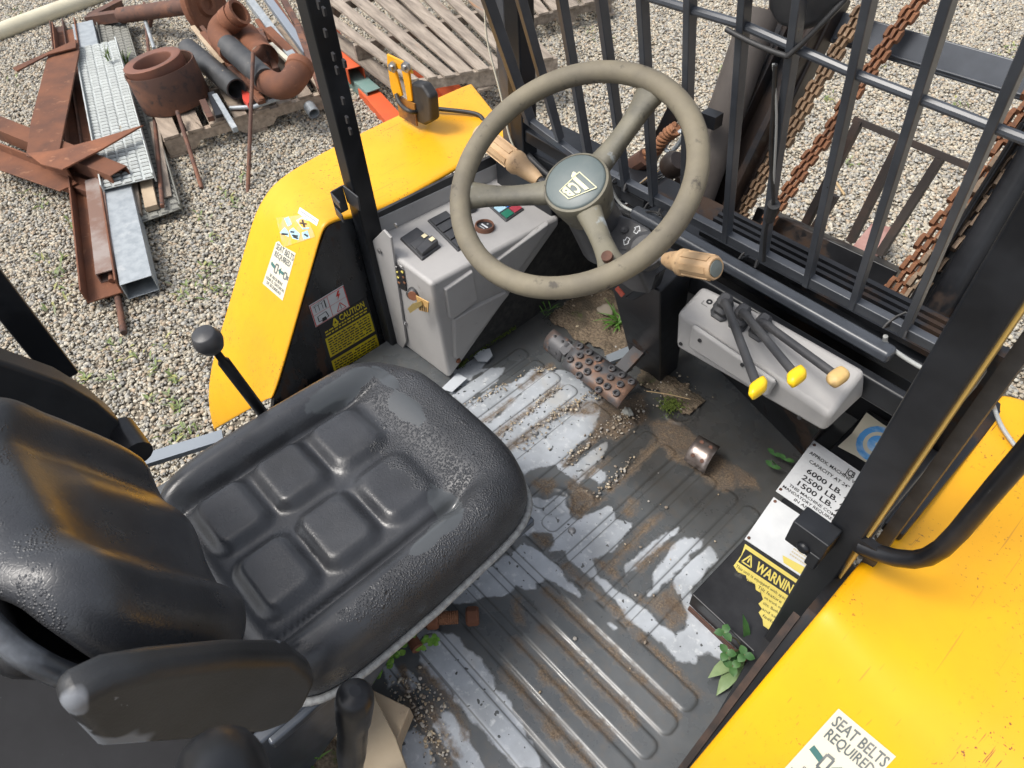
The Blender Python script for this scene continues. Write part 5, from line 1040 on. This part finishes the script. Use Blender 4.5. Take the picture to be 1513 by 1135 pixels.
plank_poly('wood_strip', [(470, 1042), (505, 1016), (545, 1012), (585, 1090), (610, 1160), (600, 1220), (540, 1240), (500, 1100)], .075, .018, mk('strip_wood', (.38, .31, .22), .75, var=((.30, .24, .16), 8, .4, .7)), 'long pale strip of wood crossing the wood block', 'wood strip')
plank_poly('wood_scrap', [(560, 915), (645, 893), (662, 902), (660, 920), (580, 930)], .010, .008, mk('scrap_wood', (.33, .30, .26), .8), 'thin grey wood scrap beneath the rusty bolt', 'wood scrap')
sh = obj('shackle', M().tube([P(u, v, z=.11) for u, v in ((490, 1045), (470, 1042), (455, 1048), (452, 1060), (470, 1060), (490, 1056))], .0055, 10), GALV, label='small bent galvanised hook below the seat corner', cat='hook', smooth=60)
# key with its tag in the ignition
c = P(608, 444, y=.585); K = empty('ignition_key', c, 'brass key with a slotted tan tag hanging in the ignition', 'key')
obj('key_head', M().lathe(P(610, 437, y=.585), V(.5, -1, .2), [(.011, 0), (.011, .0025), (0, .0026)], 18), RUST, K)
q = [P(u, v, y=.575) for u, v in ((602, 456), (609, 449), (622, 445), (624, 451), (606, 463))]; obj('key_blade', M().prism(q, (0, .002, 0)), BRASS, K)
q = [P(u, v, y=.578) for u, v in ((614, 437), (633, 447), (632, 462), (619, 459))]; tg = obj('key_tag', M().prism(q, (0, .0025, 0)), TAGM, K, bevel=.0008)
f = quad_map([P(u, v, y=.5772) for u, v in ((614, 437), (633, 447), (632, 464), (617, 459))]); k = M()
for s_ in (.3, .48, .66, .82): stroke(k, f, [(s_, .5), (s_, .9)], .07, 0)
obj('tag_slots', k, INK, tg, smooth=0)
# ---- weeds
def leaf(m, p, d, L_, wd, up, mi=0, fold=.15, n=4):
    d = Vector(d).normalized(); up = Vector(up); s_ = d.cross(up).normalized(); nn = s_.cross(d); A_, B__ = [], []
    for i in range(n + 1):
        t = i / n; w_ = wd * math.sin(math.pi * min(1, (t * .93 + .07))) ** .8; c_ = Vector(p) + d * L_ * t + nn * (.25 * L_ * t * (1 - t)) - V(0, 0, 1) * L_ * .15 * t * t; A_.append(c_ + s_ * w_ + nn * w_ * fold); B__.append(c_ - s_ * w_ + nn * w_ * fold)
    C_ = [(a + b_) / 2 - nn * wd * fold * .8 for a, b_ in zip(A_, B__)]; m.grid([A_, C_, B__], mi)
def herb(name, label, base, stems, mats, cat='weed'):
    r_ = empty(name, base, label, cat); 
    st, lv = M(), M()
    for pts, leaves in stems:
        st.tube(pts, .0012, 5)
        for (p, d, L_, wd, mi) in leaves: leaf(lv, p, d, L_, wd, (0, 0, 1), mi)
    obj('stem', st, mats[-1], r_, smooth=60); obj('leaves', lv, mats[:-1], r_, smooth=60); return r_
# broad leaved weed by the ledge
b0 = P(1102, 965, z=.01); tip = lambda u, v, z: P(u, v, z=z)
st = []
for (u, v, z, L_, wd, mi) in ((1050, 997, .03, .10, .012, 2), (1062, 1022, .02, .10, .013, 2), (1100, 905, .10, .11, .007, 1), (1125, 930, .06, .07, .012, 1), (1080, 975, .04, .06, .008, 1)):
    e = tip(u, v, z); d = e - b0; st.append(([b0, b0 + d * .25], [(b0 + d * .1, d, d.length * .95, wd, mi)]))
for (u, v, z) in ((1070, 935, .08), (1073, 965, .06), (1100, 968, .07), (1082, 985, .05)):
    e = tip(u, v, z); lv_ = []
    for j in range(3):
        a = j * 2.1 + u; lv_.append((e, (math.cos(a), math.sin(a), .15), .018, .0072, 1))
    st.append(([b0, b0.lerp(e, .5) + V(0, 0, .015), e], lv_))
herb('broadleaf_weed', 'broad leaved green weed growing beside the black ledge', b0, st, [LEAF, LEAFD, LEAFP, mk('weed_stem', (.12, .10, .05), .6)])
# trailing weed along the seat base
b0 = P(585, 935, z=.01); st = []; main = [P(u, v, z=.02) for u, v in ((600, 920), (585, 945), (575, 965), (560, 985), (540, 1000))]
lv_ = []
for u, v in ((577, 962), (590, 968), (583, 950), (568, 982), (580, 980), (562, 995), (548, 995), (535, 1004), (600, 940), (595, 930), (612, 925), (590, 952), (570, 965), (556, 985), (543, 1008), (610, 935), (604, 950)):
    e = P(u + random.uniform(-3, 3), v + random.uniform(-3, 3), z=.03 + random.random() * .02)
    for j in range(3): a = random.random() * 6.3; lv_.append((e, (math.cos(a), math.sin(a), .2), .013, .0062, j % 2))
st.append((main, lv_)); st.append(([P(600, 945, z=.02), P(620, 950, z=.03), P(638, 948, z=.03)], [(P(u, v, z=.032), (math.cos(a), math.sin(a), .1), .011, .005, 0) for u, v in ((630, 946), (640, 950), (615, 953), (622, 957), (642, 944)) for a in (0.5, 2.5, 4.4)]))
herb('creeping_weed', 'creeping small leaved weed along the base of the seat', b0, st, [mk('bright_leaf', (.14, .30, .04), .45, var=((.22, .38, .07), 40, .4, .6)), LEAF, mk('creeper_stem', (.16, .17, .05), .6)])
def grass(name, label, base, n, L_, spread, tint, lean=(0, 0)):
    m = M()
    for i in range(n):
        a = random.random() * 6.28; l = L_ * random.uniform(.5, 1.1); d = V(math.cos(a) * spread + lean[0], math.sin(a) * spread + lean[1], random.uniform(.25, 1)).normalized(); leaf(m, Vector(base) + V(random.gauss(0, .008), random.gauss(0, .008), 0), d, l, .0028 * L_ / .1, (0, 0, 1), 0, .2, 5)
    return obj(name, m, tint, label=label, cat='grass', smooth=60)
grass('grass_tuft', 'bright green grass tuft behind the brake pedal', P(915, 478, z=.012), 28, .08, 1.0, LEAF, (.2, -.3))
grass('grass_tuft', 'tiny grass sprig at the edge beneath the dash console', P(805, 463, z=.01), 10, .05, .6, LEAF)
grass('grass_tuft', 'small green sprout on the deck soil at the lower edge', P(455, 1128, z=.065), 14, .06, .9, mk('sprout', (.13, .24, .05), .5))
b0 = P(1150, 690, z=.01); herb('small_sprout', 'small leafy sprout in the dark corner beside the ledge', b0, [([b0, P(1140, 680, z=.03)], [(P(u, v, z=.03), (math.cos(a), math.sin(a), .1), .02, .006, 0) for u, v in ((1143, 672), (1140, 690), (1160, 680)) for a in (.6, 2.8)])], [LEAFD, LEAFD])
for u, v, lab in ((990, 600, 'green moss cushion at the front edge of the floor'), (700, 522, 'strip of moss along the foot of the dash console')):
    m = M(); pts = [(u, v)] if u > 900 else [(680, 543), (690, 530), (730, 505), (760, 485)]
    for _ in range(420):
        t = random.random() * (len(pts) - 1); i = min(int(t), max(0, len(pts) - 2)); a = P(*pts[i], z=.012); 
        if len(pts) > 1: a = a.lerp(P(*pts[i + 1], z=.012), t - i)
        a = a + V(random.gauss(0, .012 if len(pts) == 1 else .004), random.gauss(0, .012 if len(pts) == 1 else .004), random.random() * .004); d = V(random.gauss(0, 1), random.gauss(0, 1), .8); leaf(m, a, d, .006, .0014, (0, 0, 1), 0, .2, 2)
    obj('moss', m, mk('moss_green', (.07, .10, .012), .9), label=lab, kind='stuff', smooth=0)
# dry stalk across the soil
obj('dry_stalk', M().tube([P(955, 578, z=.03), P(990, 583, z=.035), P(1020, 590, z=.03)], .0012, 6), DRY, label='thin dry straw lying across the footwell soil', cat='straw')
# ---- lamp bracket on the left mudguard
f = on_surface(FL, [(560, 60), (660, 60), (660, 190), (560, 190)])
base = f(.45, .97); XB = base.x
def xb(u, v): return P(u, v, y=base.y)
m = M(); ring = [xb(572, 80), xb(602, 94), xb(610, 150), xb(604, 154)]
m.prism([xb(571, 80), xb(602, 95), xb(609, 110), xb(572, 96)], (0, .006, 0)).prism([xb(572, 95), xb(583, 100), xb(594, 142), xb(583, 146), xb(577, 130)], (0, .006, 0)).prism([xb(593, 104), xb(604, 108), xb(609, 150), xb(602, 150)], (0, .006, 0))
LB = part('lamp_bracket', m, YEL, bevel=.0015)
part('bracket_foot', M().prism([xb(585, 140), xb(612, 154), xb(616, 187), xb(590, 172)], (0, .004, 0)), mk('rusty_bracket', (.09, .05, .03), .7, var=((.3, .13, .02), 20, .45, .6)), LB)
lampo = [V(.0, .055, 0)]
q = [xb(606, 124), xb(622, 128), xb(634, 146), xb(637, 182), xb(626, 188), xb(612, 182), xb(604, 150)]
part('side_lamp', M().prism([p + V(-.004, .004, 0) for p in q], (.0, .03, 0)), RUB, LB, bevel=.008, segs=3)
k = M()
for u, v in ((583, 98), (602, 98)): k.lathe(xb(u, v) + V(0, -.002, 0), (.3, -1, .1), [(.013, 0), (.013, .007), (.007, .008), (.006, .016), (0, .016)], 6)
split_parts('bracket_bolt', k, STL, LB)
wire([xb(588, 138) - V(0, .006, 0), xb(598, 152) - V(0, .012, 0), xb(615, 163) - V(0, .012, 0), f(.75, .84) + V(0, 0, .015), f(.92, .83) + V(0, 0, .012), P(702, 168, z=.37), P(716, 180, z=.36), P(728, 192, z=.33)], .0055, RUB, 'lamp_cable', LB)
# ------------------------------------------------------------------ scrap in the yard
def at(u, v, h): return P(u, v, z=GZ + h)
def scrap(name, m, mat, label, cat, group=None, bevel=.003, smooth=30): return obj(name, m, mat, label=label, cat=cat, group=group, bevel=bevel, smooth=smooth)
m = M(); a, b_ = at(-40, 62, .05), at(165, -14, .05); d = (b_ - a).normalized()
scrap('plastic_pipe', M().tube([a - d * .5, a, b_, b_ + d * 2], .055, 24), PVC, 'long cream plastic pipe lying on the gravel', 'pipe', bevel=0, smooth=60)
def channel(a, b_, w_, h, th, mat, name, label, cat, up=(0, 0, 1), flip=1, group=None):
    m = M().beam(a, b_, w_, th, up); d = (Vector(b_) - Vector(a)).normalized(); r = d.cross(Vector(up)).normalized(); u = r.cross(d)
    for s_ in (-1, 1): m.beam(Vector(a) + r * s_ * (w_ / 2 - th / 2) + u * flip * (h / 2 + th * .4), Vector(b_) + r * s_ * (w_ / 2 - th / 2) + u * flip * (h / 2 + th * .4), th, h, up)
    return scrap(name, m, mat, label, cat, group, .002)
def hollow(a, b_, w_, h, th, mat, name, label, cat, group=None):
    a, b_ = Vector(a), Vector(b_); d = (b_ - a).normalized(); r = d.cross(V(0, 0, 1)).normalized(); u = r.cross(d); m = M()
    o = [(-w_ / 2, -h / 2), (w_ / 2, -h / 2), (w_ / 2, h / 2), (-w_ / 2, h / 2)]; i_ = [(x * (1 - 2 * th / w_), y * (1 - 2 * th / h)) for x, y in o]
    R_ = lambda p, q: [p + r * x + u * y for x, y in q]
    vs = R_(a, o) + R_(b_, o) + R_(a, i_) + R_(b_, i_); fs = []
    for j in range(4):
        k_ = (j + 1) % 4; fs += [(j, k_, 4 + k_, 4 + j), (8 + k_, 8 + j, 12 + j, 12 + k_), (4 + j, 4 + k_, 12 + k_, 12 + j), (j, 8 + j, 8 + k_, k_)]
    m.add(vs, fs); return scrap(name, m, mat, label, cat, group, .002)
channel(at(101, 45, .06), at(156, 440, .06), .15, .07, .008, RUST, 'steel_channel', 'long rusty steel channel lying beneath the other beams', 'steel channel')
hollow(at(142, 270, .10), at(160, 408, .09), .085, .055, .007, mk('rust_grey', (.17, .10, .075), .8, var=((.26, .22, .20), 6, .45, .65)), 'rusty_bar', 'grey brown square bar resting inside the rusty channel', 'steel bar')
scrap('steel_rod', M().tube([at(154, 330, .10), at(165, 415, .08)], .013, 8), RUSTD, 'short dark round bar inside the rusty channel', 'rod', smooth=60, bevel=0)
scrap('long_rod', M().tube([at(150, 300, .07), at(183, 492, .03)], .014, 10), RUSTD, 'long dark rebar beside the galvanised box section', 'rod', smooth=60, bevel=0)
hollow(at(126, 42, .075), at(207, 425, .075), .135, .085, .004, GALV, 'box_section', 'long galvanised box section lying under the grating', 'box section')
# safety grating planks
def grating(c4, label, nx, ny, th, name='grating_plank', mat=GRAT):
    f = quad_map(c4); n = V(0, 0, 1); r_ = empty(name, f(.5, .5), label, 'grating'); m = M(); b4 = [f(0, 0), f(1, 0), f(1, 1), f(0, 1)]
    obj('plank_sheet', m.prism(b4, (0, 0, -.004)), mat, r_, smooth=0)
    s_ = M(); s_.beam(b4[0], b4[3], .006, th).beam(b4[1], b4[2], .006, th); obj('side_flange', s_, mat, r_, smooth=0)
    ux = (b4[1] - b4[0]).normalized(); uy = (b4[3] - b4[0]).normalized(); sw_ = (b4[1] - b4[0]).length / nx; sh_ = (b4[3] - b4[0]).length / ny
    q = M(); q.add([(-.42, 0, .0), (.42, 0, .0), (.42, .62, .0), (-.42, .62, 0), (-.30, .08, .28), (.30, .08, .28), (.30, .40, .34), (-.30, .40, .34)], [(0, 1, 5, 4), (4, 5, 6, 7), (1, 2, 6, 5), (3, 0, 4, 7), (2, 3, 7, 6)])
    me = mesh_of(q, 'tread', mat, smooth=30); hole = M().add([(-.40, .62, .012), (.40, .62, .012), (.34, .9, .012), (-.34, .9, .012)], [(0, 1, 2, 3)]); meh = None
    big = M(); cnt = 0; hb_ = M()
    for j in range(ny):
        for i in range(nx):
            p = f((i + .5) / nx, j / ny); sc_ = Matrix(((ux.x * sw_, uy.x * sh_, 0, p.x), (ux.y * sw_, uy.y * sh_, 0, p.y), (ux.z * sw_, uy.z * sh_, sw_ * .42, p.z + .0006), (0, 0, 0, 1)))
            hb_.add([sc_ @ Vector(v) for v in hole.v], hole.f)
            if cnt < 300: inst('tread', me, sc_, r_); cnt += 1
            else: big.add([sc_ @ Vector(v) for v in q.v], q.f)
    obj('tread_holes', hb_, mk('grating_gap', (.07, .07, .065), .9), r_, smooth=0, kind='stuff')
    if big.v: obj('treads', big, mat, r_, kind='stuff')
    return r_
g1 = [at(112, 72, .16), at(172, 60, .16), at(228, 262, .14), at(152, 280, .14)]
grating(g1, 'bright galvanised serrated grating plank on top of the pile', 5, 46, .05)
GD2 = mk('grating_dull', (.24, .24, .215), .6, .35, var=((.15, .15, .13), 9, .4, .65))
grating([at(145, 38, .06), at(186, 30, .06), at(268, 308, .06), at(206, 330, .06)], 'dull grey grating plank lying flat on the gravel', 4, 52, .05, mat=GD2)
scrap('wood_batten', M().beam(at(215, 262, .08), at(225, 308, .08), .06, .03), WOODP, 'short pale batten on the dull grating plank', 'batten')
scrap('wood_batten', M().beam(at(196, 240, .08), at(206, 320, .07), .03, .03), WOODG, 'grey batten along the dull grating edge', 'batten')
scrap('angle_iron', M().beam(at(228, 180, .09), at(247, 292, .07), .05, .012), WOODG, 'weathered grey slat along the dull grating plank', 'slat')
for (p0, p1, r_, lab) in (((213, 5, .1), (240, 305, .09), .011, 'thin rusty rod crossing the dull grating plank'), ((262, 165, .2), (298, 278, .02), .011, 'dark steel bar sticking out below the coil'), ((374, 78, .42), (366, 286, .0), .0105, 'rusty rod standing upright in the gravel'), ((208, 10, .12), (228, 72, .1), .012, 'grey thin rod behind the coil')):
    scrap('metal_rod', M().tube([at(*p0), at(*p1)], r_, 8), RUSTD if 'grey' not in lab else GALV, lab, 'rod', 'loose rods in the scrap pile', 0, 60)
# rusty plates and beams on the left
scrap('steel_plate', M().prism([at(u, v, .20) for u, v in ((72, 76), (115, 58), (117, 75), (88, 222), (78, 238), (38, 230), (45, 180))], (0, 0, -.012)), RUST, 'large rusty flat plate leaning over the beams', 'steel plate')
scrap('steel_strip', M().prism([at(u, v, .22) for u, v in ((112, 58), (112, 70), (72, 80), (24, 105), (18, 100))], (0, 0, -.01)), RUST, 'rusty pointed strip at the head of the large plate', 'steel strip')
scrap('steel_offcut', M().prism([at(u, v, .225) for u, v in ((40, 226), (80, 222), (140, 206), (212, 184), (150, 220), (92, 250), (60, 242))], (0, 0, -.01)), RUST, 'long rusty triangular blade lying across the grating', 'steel blade')
hollow(at(-10, 185, .15), at(180, 262, .15), .10, .075, .006, RUST, 'rusty_tube', 'rusty rectangular tube poking out over the grating', 'square tube')
hollow(at(-10, 232, .06), at(156, 290, .08), .075, .06, .006, RUST, 'rusty_tube', 'rusty square tube under the angle iron', 'square tube')
a, b_ = at(-30, 205, .15), at(112, 268, .15)
scrap('rusty_angle', M().prism([at(u, v, .12) for u, v in ((-20, 212), (100, 258), (114, 270), (88, 282), (-20, 244))], (0, 0, -.008)).beam(at(-20, 210, .14), at(104, 258, .14), .01, .06), RUST, 'broad rusty angle iron on the left of the pile', 'angle iron')
channel(at(88, 40, .03), at(118, 250, .05), .09, .05, .008, RUSTD, 'dark_channel', 'dark channel between the plate and the grating', 'steel channel')
# pallets
def pallet(name, label, c4, top, nb, mat, group, board=.1, run='t'):
    """c4: four top corners (px); deck boards run along t; stringers along s under them"""
    f = quad_map([P(u, v, z=top) for u, v in c4]); r_ = empty(name, f(.5, .5) - V(0, 0, .13), label, 'pallet', group)
    uy = (f(.5, 1) - f(.5, 0)).normalized()
    for i in range(nb):
        s0 = (i + .08 + random.uniform(-.06, .06)) / nb; s1 = (i + .08 + .70 + random.uniform(-.1, .06)) / nb; dz = random.uniform(-.003, .003); e0, e1 = random.uniform(-.012, .012), random.uniform(-.012, .012)
        obj('deck_board', M().prism([f(s0, e0) + V(0, 0, dz), f(s1, e0) + V(0, 0, dz), f(s1, 1 + e1) + V(0, 0, dz), f(s0, 1 + e1) + V(0, 0, dz)], (0, 0, -.016)), mat, r_, bevel=.002)
    for t in (.025, .5, .975):
        a, b_ = f(0, t) - V(0, 0, .062), f(1, t) - V(0, 0, .062); d = b_ - a; m = M(); pr = []
        L_ = d.length; d.normalize(); n = uy * .019
        prof = [(0, -.045), (L_ * .14, -.045), (L_ * .18, -.008), (L_ * .38, -.008), (L_ * .42, -.045), (L_ * .58, -.045), (L_ * .62, -.008), (L_ * .82, -.008), (L_ * .86, -.045), (L_, -.045), (L_, .045), (0, .045)]
        m.prism([a + d * x + V(0, 0, z) - n for x, z in prof], n * 2); obj('stringer', m, mat, r_, bevel=.002)
    for s in (.04, .5, .96):
        a, b_ = f(s, 0) - V(0, 0, .116), f(s, 1) - V(0, 0, .116); obj('bottom_board', M().beam(a, b_, .09, .016), mat, r_, bevel=.002)
    return r_
PH = .135
pallet('wood_pallet', 'pale pallet under the rusty coil and pipe elbows', [(205, 120), (428, 30), (500, 128), (240, 205)], GZ + PH, 8, WOOD, 'wooden pallets')
pallet('wood_pallet', 'grey slatted pallet standing beside the mudguard lamp', [(452, 12), (690, -66), (826, 84), (604, 120)], GZ + .30, 9, WOODG, 'wooden pallets')
pallet('wood_pallet', 'grey pallet lying furthest away behind the grille bars', [(690, -50), (850, -110), (905, -6), (770, 28)], GZ + .16, 6, WOODG, 'wooden pallets')
# orange rack beams
def rack(a, b_, label, w_=.10, h=.09, mat=ORNG, holes=True):
    o = channel(a, b_, w_, h, .006, mat, 'rack_beam', label, 'rack beam', flip=-1, group='painted rack beams'); return o
rack(at(470, 20, .20), at(525, 100, .16), 'orange rack beam standing beside the black guard post')
rack(at(540, 128, .06), at(585, 178, .05), 'orange rack beam just behind the mudguard', .10)
rack(at(648, 112, .14), at(690, 160, .05), 'orange rack beam end under the grey pallet near the lamp', .13)
rack(at(610, 105, .10), at(655, 150, .06), 'faded orange beam under the corner of the grey pallet', .09)
rack(at(500, 90, .08), at(552, 134, .08), 'green painted beam end between two orange beams', .09, .07, TEAL)
# coil: ring inside a drum
c = at(262, 150, .135); ax = V(-.10, -.05, .99).normalized()
CO = obj('rusty_drum', M().lathe(c, ax, [(.0, .01), (.186, 0), (.191, .012), (.192, .205), (.190, .210), (.184, .208), (.182, .05), (0, .045)], 48), RUSTD, label='heavy rusty steel drum sitting on the pallet', cat='drum', smooth=40)
c2 = c + ax * .165 + V(-.022, -.014, 0); RG = obj('ring_bearing', M().lathe(c2, V(-.12, -.08, .985), [(.104, -.14), (.104, .060), (.108, .068), (.152, .074), (.160, .070), (.162, .02), (.158, -.1)], 44), mk('ring_rust', (.20, .085, .055), .55, .3, var=((.14, .07, .05), 6, .4, .6), spots=((.30, .27, .19), 4, .6, .08)), label='thick machined ring resting inside the rusty drum', cat='ring', smooth=40)
# flanged wheel on its shaft
a, b_ = at(278, 8, .20), at(165, 18, .10); d = (at(300, 8, .30) - at(160, 20, .10)).normalized()
wc = at(302, 6, .26); ax = (wc - at(172, 24, .12)); ax.normalize()
WH = empty('flanged_wheel', wc - V(0, 0, .22), 'rusty flanged wheel on a thick shaft behind the drum', 'wheel')
obj('wheel_disc', M().lathe(wc, ax, [(.03, -.03), (.05, -.03), (.06, -.01), (.16, -.02), (.18, -.03), (.19, -.01), (.19, .02), (.175, .03), (.16, .012), (.08, .010), (.068, .03), (.04, .032), (.036, .015), (0, .015)], 44), RUST, WH, smooth=40)
obj('shaft', M().tube([wc, wc - ax * .75], .05, 18), RUSTD, WH, smooth=60); obj('shaft_foot', M().beam(wc - ax * .72, wc - ax * 1.05, .07, .06).beam(at(135, 28, .06), at(178, 6, .06), .06, .06), RUSTD, WH); obj('shaft_stay', M().tube([at(226, 12, .12), at(220, 40, .02)], .02, 8), RUSTD, WH)
# black pipe and the elbow fittings
def open_pipe(a, b_, ro, ri, mat, name, label, cat='pipe'):
    a, b_ = Vector(a), Vector(b_); d = (b_ - a); L_ = d.length; return scrap(name, M().lathe(a, d, [(ri, L_ * .3), (ri, 0), (ro, 0), (ro, L_), (ri, L_), (ri, L_ * .7)], 28), mat, label, cat, None, 0, 40)
BPI = mk('black_pipe', (.03, .032, .035), .5, var=((.06, .06, .06), 8, .4, .65), spots=((.30, .24, .18), 30, .68, .05))
open_pipe(at(350, 132, .22), at(278, 72, .24), .058, .050, BPI, 'black_pipe', 'open ended black pipe between the drum and the elbows')
ex = obj('elbow_pipe', M().tube([at(337, 68, .34), at(392, 118, .30)], .062, 24), BPI, label='black pipe with two rusty elbow fittings on the pallet', cat='pipe fitting', smooth=60)
def elbow(pts, r, name='elbow'):
    q = [Vector(p) for p in pts]; out = []
    for i in range(13):
        t = i / 12; out.append(q[0] * (1 - t) ** 2 + q[1] * 2 * t * (1 - t) + q[2] * t * t)
    e = obj(name, M().tube(out, r, 24), RUST, ex, smooth=60)
    for p, d_ in ((out[0], out[1] - out[0]), (out[-1], out[-2] - out[-1])):
        obj('elbow_collar', M().lathe(p, d_, [(r * .8, -.02), (r * 1.1, -.02), (r * 1.1, .02), (r, .026)], 24), RUST, ex)
elbow([at(341, 74, .32), at(308, 48, .33), at(340, 30, .40)], .066); elbow([at(386, 114, .28), at(425, 148, .28), at(443, 100, .34)], .068)
obj('elbow_end', M().lathe(at(340, 30, .40), (at(358, 14, .46) - at(340, 30, .40)), [(.05, -.02), (.074, -.02), (.074, .04), (.066, .04), (.066, .06), (.074, .06), (.074, .09), (.055, .09), (.05, .02)], 24), RUST, ex)
scrap('ribbed_hose', M().lathe(at(362, 55, .26), at(392, 90, .24) - at(362, 55, .26), [(.075 + (.012 if i % 4 < 2 else 0), i * .035) for i in range(10)], 24), RUST, 'rusty ribbed pipe sleeve beside the elbow pipe', 'pipe sleeve', None, 0, 40)
open_pipe(at(464, 168, .05), at(438, 128, .12), .034, .028, GALV, 'galvanised_pipe', 'short galvanised pipe poking out beneath the elbow')
# bundle of bars on the pallet, right of the elbows
bars_ = [((368, 0), (440, 96), .05, .05, GALV, 'wide galvanised channel in the bar bundle'), ((392, -6), (455, 80), .05, .04, mk('blue_grey', (.25, .28, .32), .5, .4), 'blue grey strip in the bar bundle'), ((405, 0), (462, 90), .03, .03, RUST, 'rusty flat bar in the middle of the bar bundle'), ((420, 2), (470, 92), .04, .03, RUSTD, 'dark rusty angle at the edge of the bar bundle'),
         ((396, 46), (436, 86), .055, .05, RUST, 'short rusty angle lying over the bar bundle'), ((384, 44), (408, 104), .035, .03, RUSTD, 'dark short bar leaning on the elbow'), ((400, 66), (428, 92), .03, .025, CRM, 'cream painted short bar in the bundle'), ((432, 20), (474, 110), .03, .03, RUSTD, 'dark bar nearest the black guard post'), ((380, 30), (400, 60), .03, .02, RUST, 'rusty short flat behind the elbow'),
         ((300, 50), (388, 150), .035, .03, RUST, 'long rusty bar in front of the elbow pipe'), ((285, 40), (330, 95), .03, .02, WOODP, 'pale narrow strip behind the black pipe'), ((318, 142), (348, 192), .028, .03, GALV, 'bright aluminium strip hanging off the pallet'), ((300, 150), (312, 176), .035, .03, RUSTD, 'short square tube end beside the drum'), ((312, 138), (324, 172), .04, .02, BLK, 'black flat bar end beside the aluminium strip'),
         ((298, 40), (352, 110), .025, .02, RUSTD, 'thin dark bar behind the black pipe'), ((340, 100), (385, 152), .03, .02, RUSTD, 'dark flat bar tip near the red bracket'), ((440, 40), (478, 140), .04, .03, RUSTD, 'brown bar hidden partly by the black guard post')]
for a, b_, w_, h, mt, lab in bars_: scrap('metal_bar', M().beam(at(*a, .20), at(*b_, .185), w_, h), mt, lab, 'metal bar', 'loose bars on the scrap pallet', .003)
scrap('red_bracket', M().prism([at(u, v, .19) for u, v in ((355, 118), (368, 125), (372, 145), (366, 154), (358, 145))], (0, 0, -.03)), mk('red_paint', (.55, .06, .04), .5), 'small red painted bracket on the pallet', 'bracket')
scrap('steel_strap', M().tube([at(340, 160, .15), at(375, 158, .16), at(412, 146, .16)], .012, 8), GALV, 'thin grey strap along the pallet edge', 'strap', None, 0, 60)
# plate seen through the mast, and things beyond
scrap('fork_blade', M().prism([at(u, v, .12) for u, v in ((1288, 330), (1322, 336), (1318, 352), (1240, 430), (1208, 425))], (0, 0, -.035)), mk('rose_rust', (.24, .12, .10), .7, var=((.34, .2, .17), 8, .4, .65)), 'faded rusty steel plate lying beneath the mast', 'steel plate')
scrap('dry_twig', M().tube([at(1236, 270, .03), at(1248, 288, .02)], .006, 6), DRY, 'small dry twig on the gravel beyond the grille', 'twig', None, 0)
# weeds scattered through the gravel: too many small shoots to count
m = M()
spots = [(85, 408), (95, 425), (80, 455), (165, 510), (185, 525), (215, 420), (170, 560), (225, 545), (232, 590), (262, 600), (255, 555), (190, 530), (245, 505), (270, 440), (310, 395), (318, 350), (295, 320), (90, 380), (60, 385), (110, 340), (45, 290), (60, 300), (165, 270), (20, 120), (285, 635), (250, 645), (270, 640), (255, 560), (350, 300), (330, 290), (360, 262), (700, 130), (760, 120), (480, 130), (650, 155), (870, 50), (895, 60), (860, 20), (1370, 60), (1480, 85), (1490, 70), (1225, 150), (1300, 100), (1070, 105), (1250, 240), (1340, 345), (30, 20), (70, 25), (240, 30), (210, 320), (330, 430), (130, 560), (310, 430), (1415, 160), (1180, 60), (285, 420)]
for u, v in spots:
    for _ in range(random.randint(5, 15)):
        c = at(u + random.gauss(0, 7), v + random.gauss(0, 6), .012); a = random.random() * 6.28; leaf(m, c, (math.cos(a), math.sin(a), random.uniform(.2, 1.2)), random.uniform(.02, .055), random.uniform(.003, .007), (0, 0, 1), random.choice((0, 0, 1, 2)), .2, 2)
obj('weeds', m, [mk('weed_green', (.15, .20, .06), .6), mk('weed_yellow', (.27, .27, .09), .6), mk('weed_grey', (.17, .20, .10), .6)], label='small green weeds sprouting through the gravel', kind='stuff', smooth=60)
for u, v, h, n in ((162, 90, .17, 14), (188, 98, .08, 9)):
    base = at(u, v, h); grass('grass_tuft', 'tall green blades growing through the bright grating' if n == 14 else 'green blades between the two grating planks', base, n, .14, .25, mk('tall_grass', (.14, .22, .04), .6))
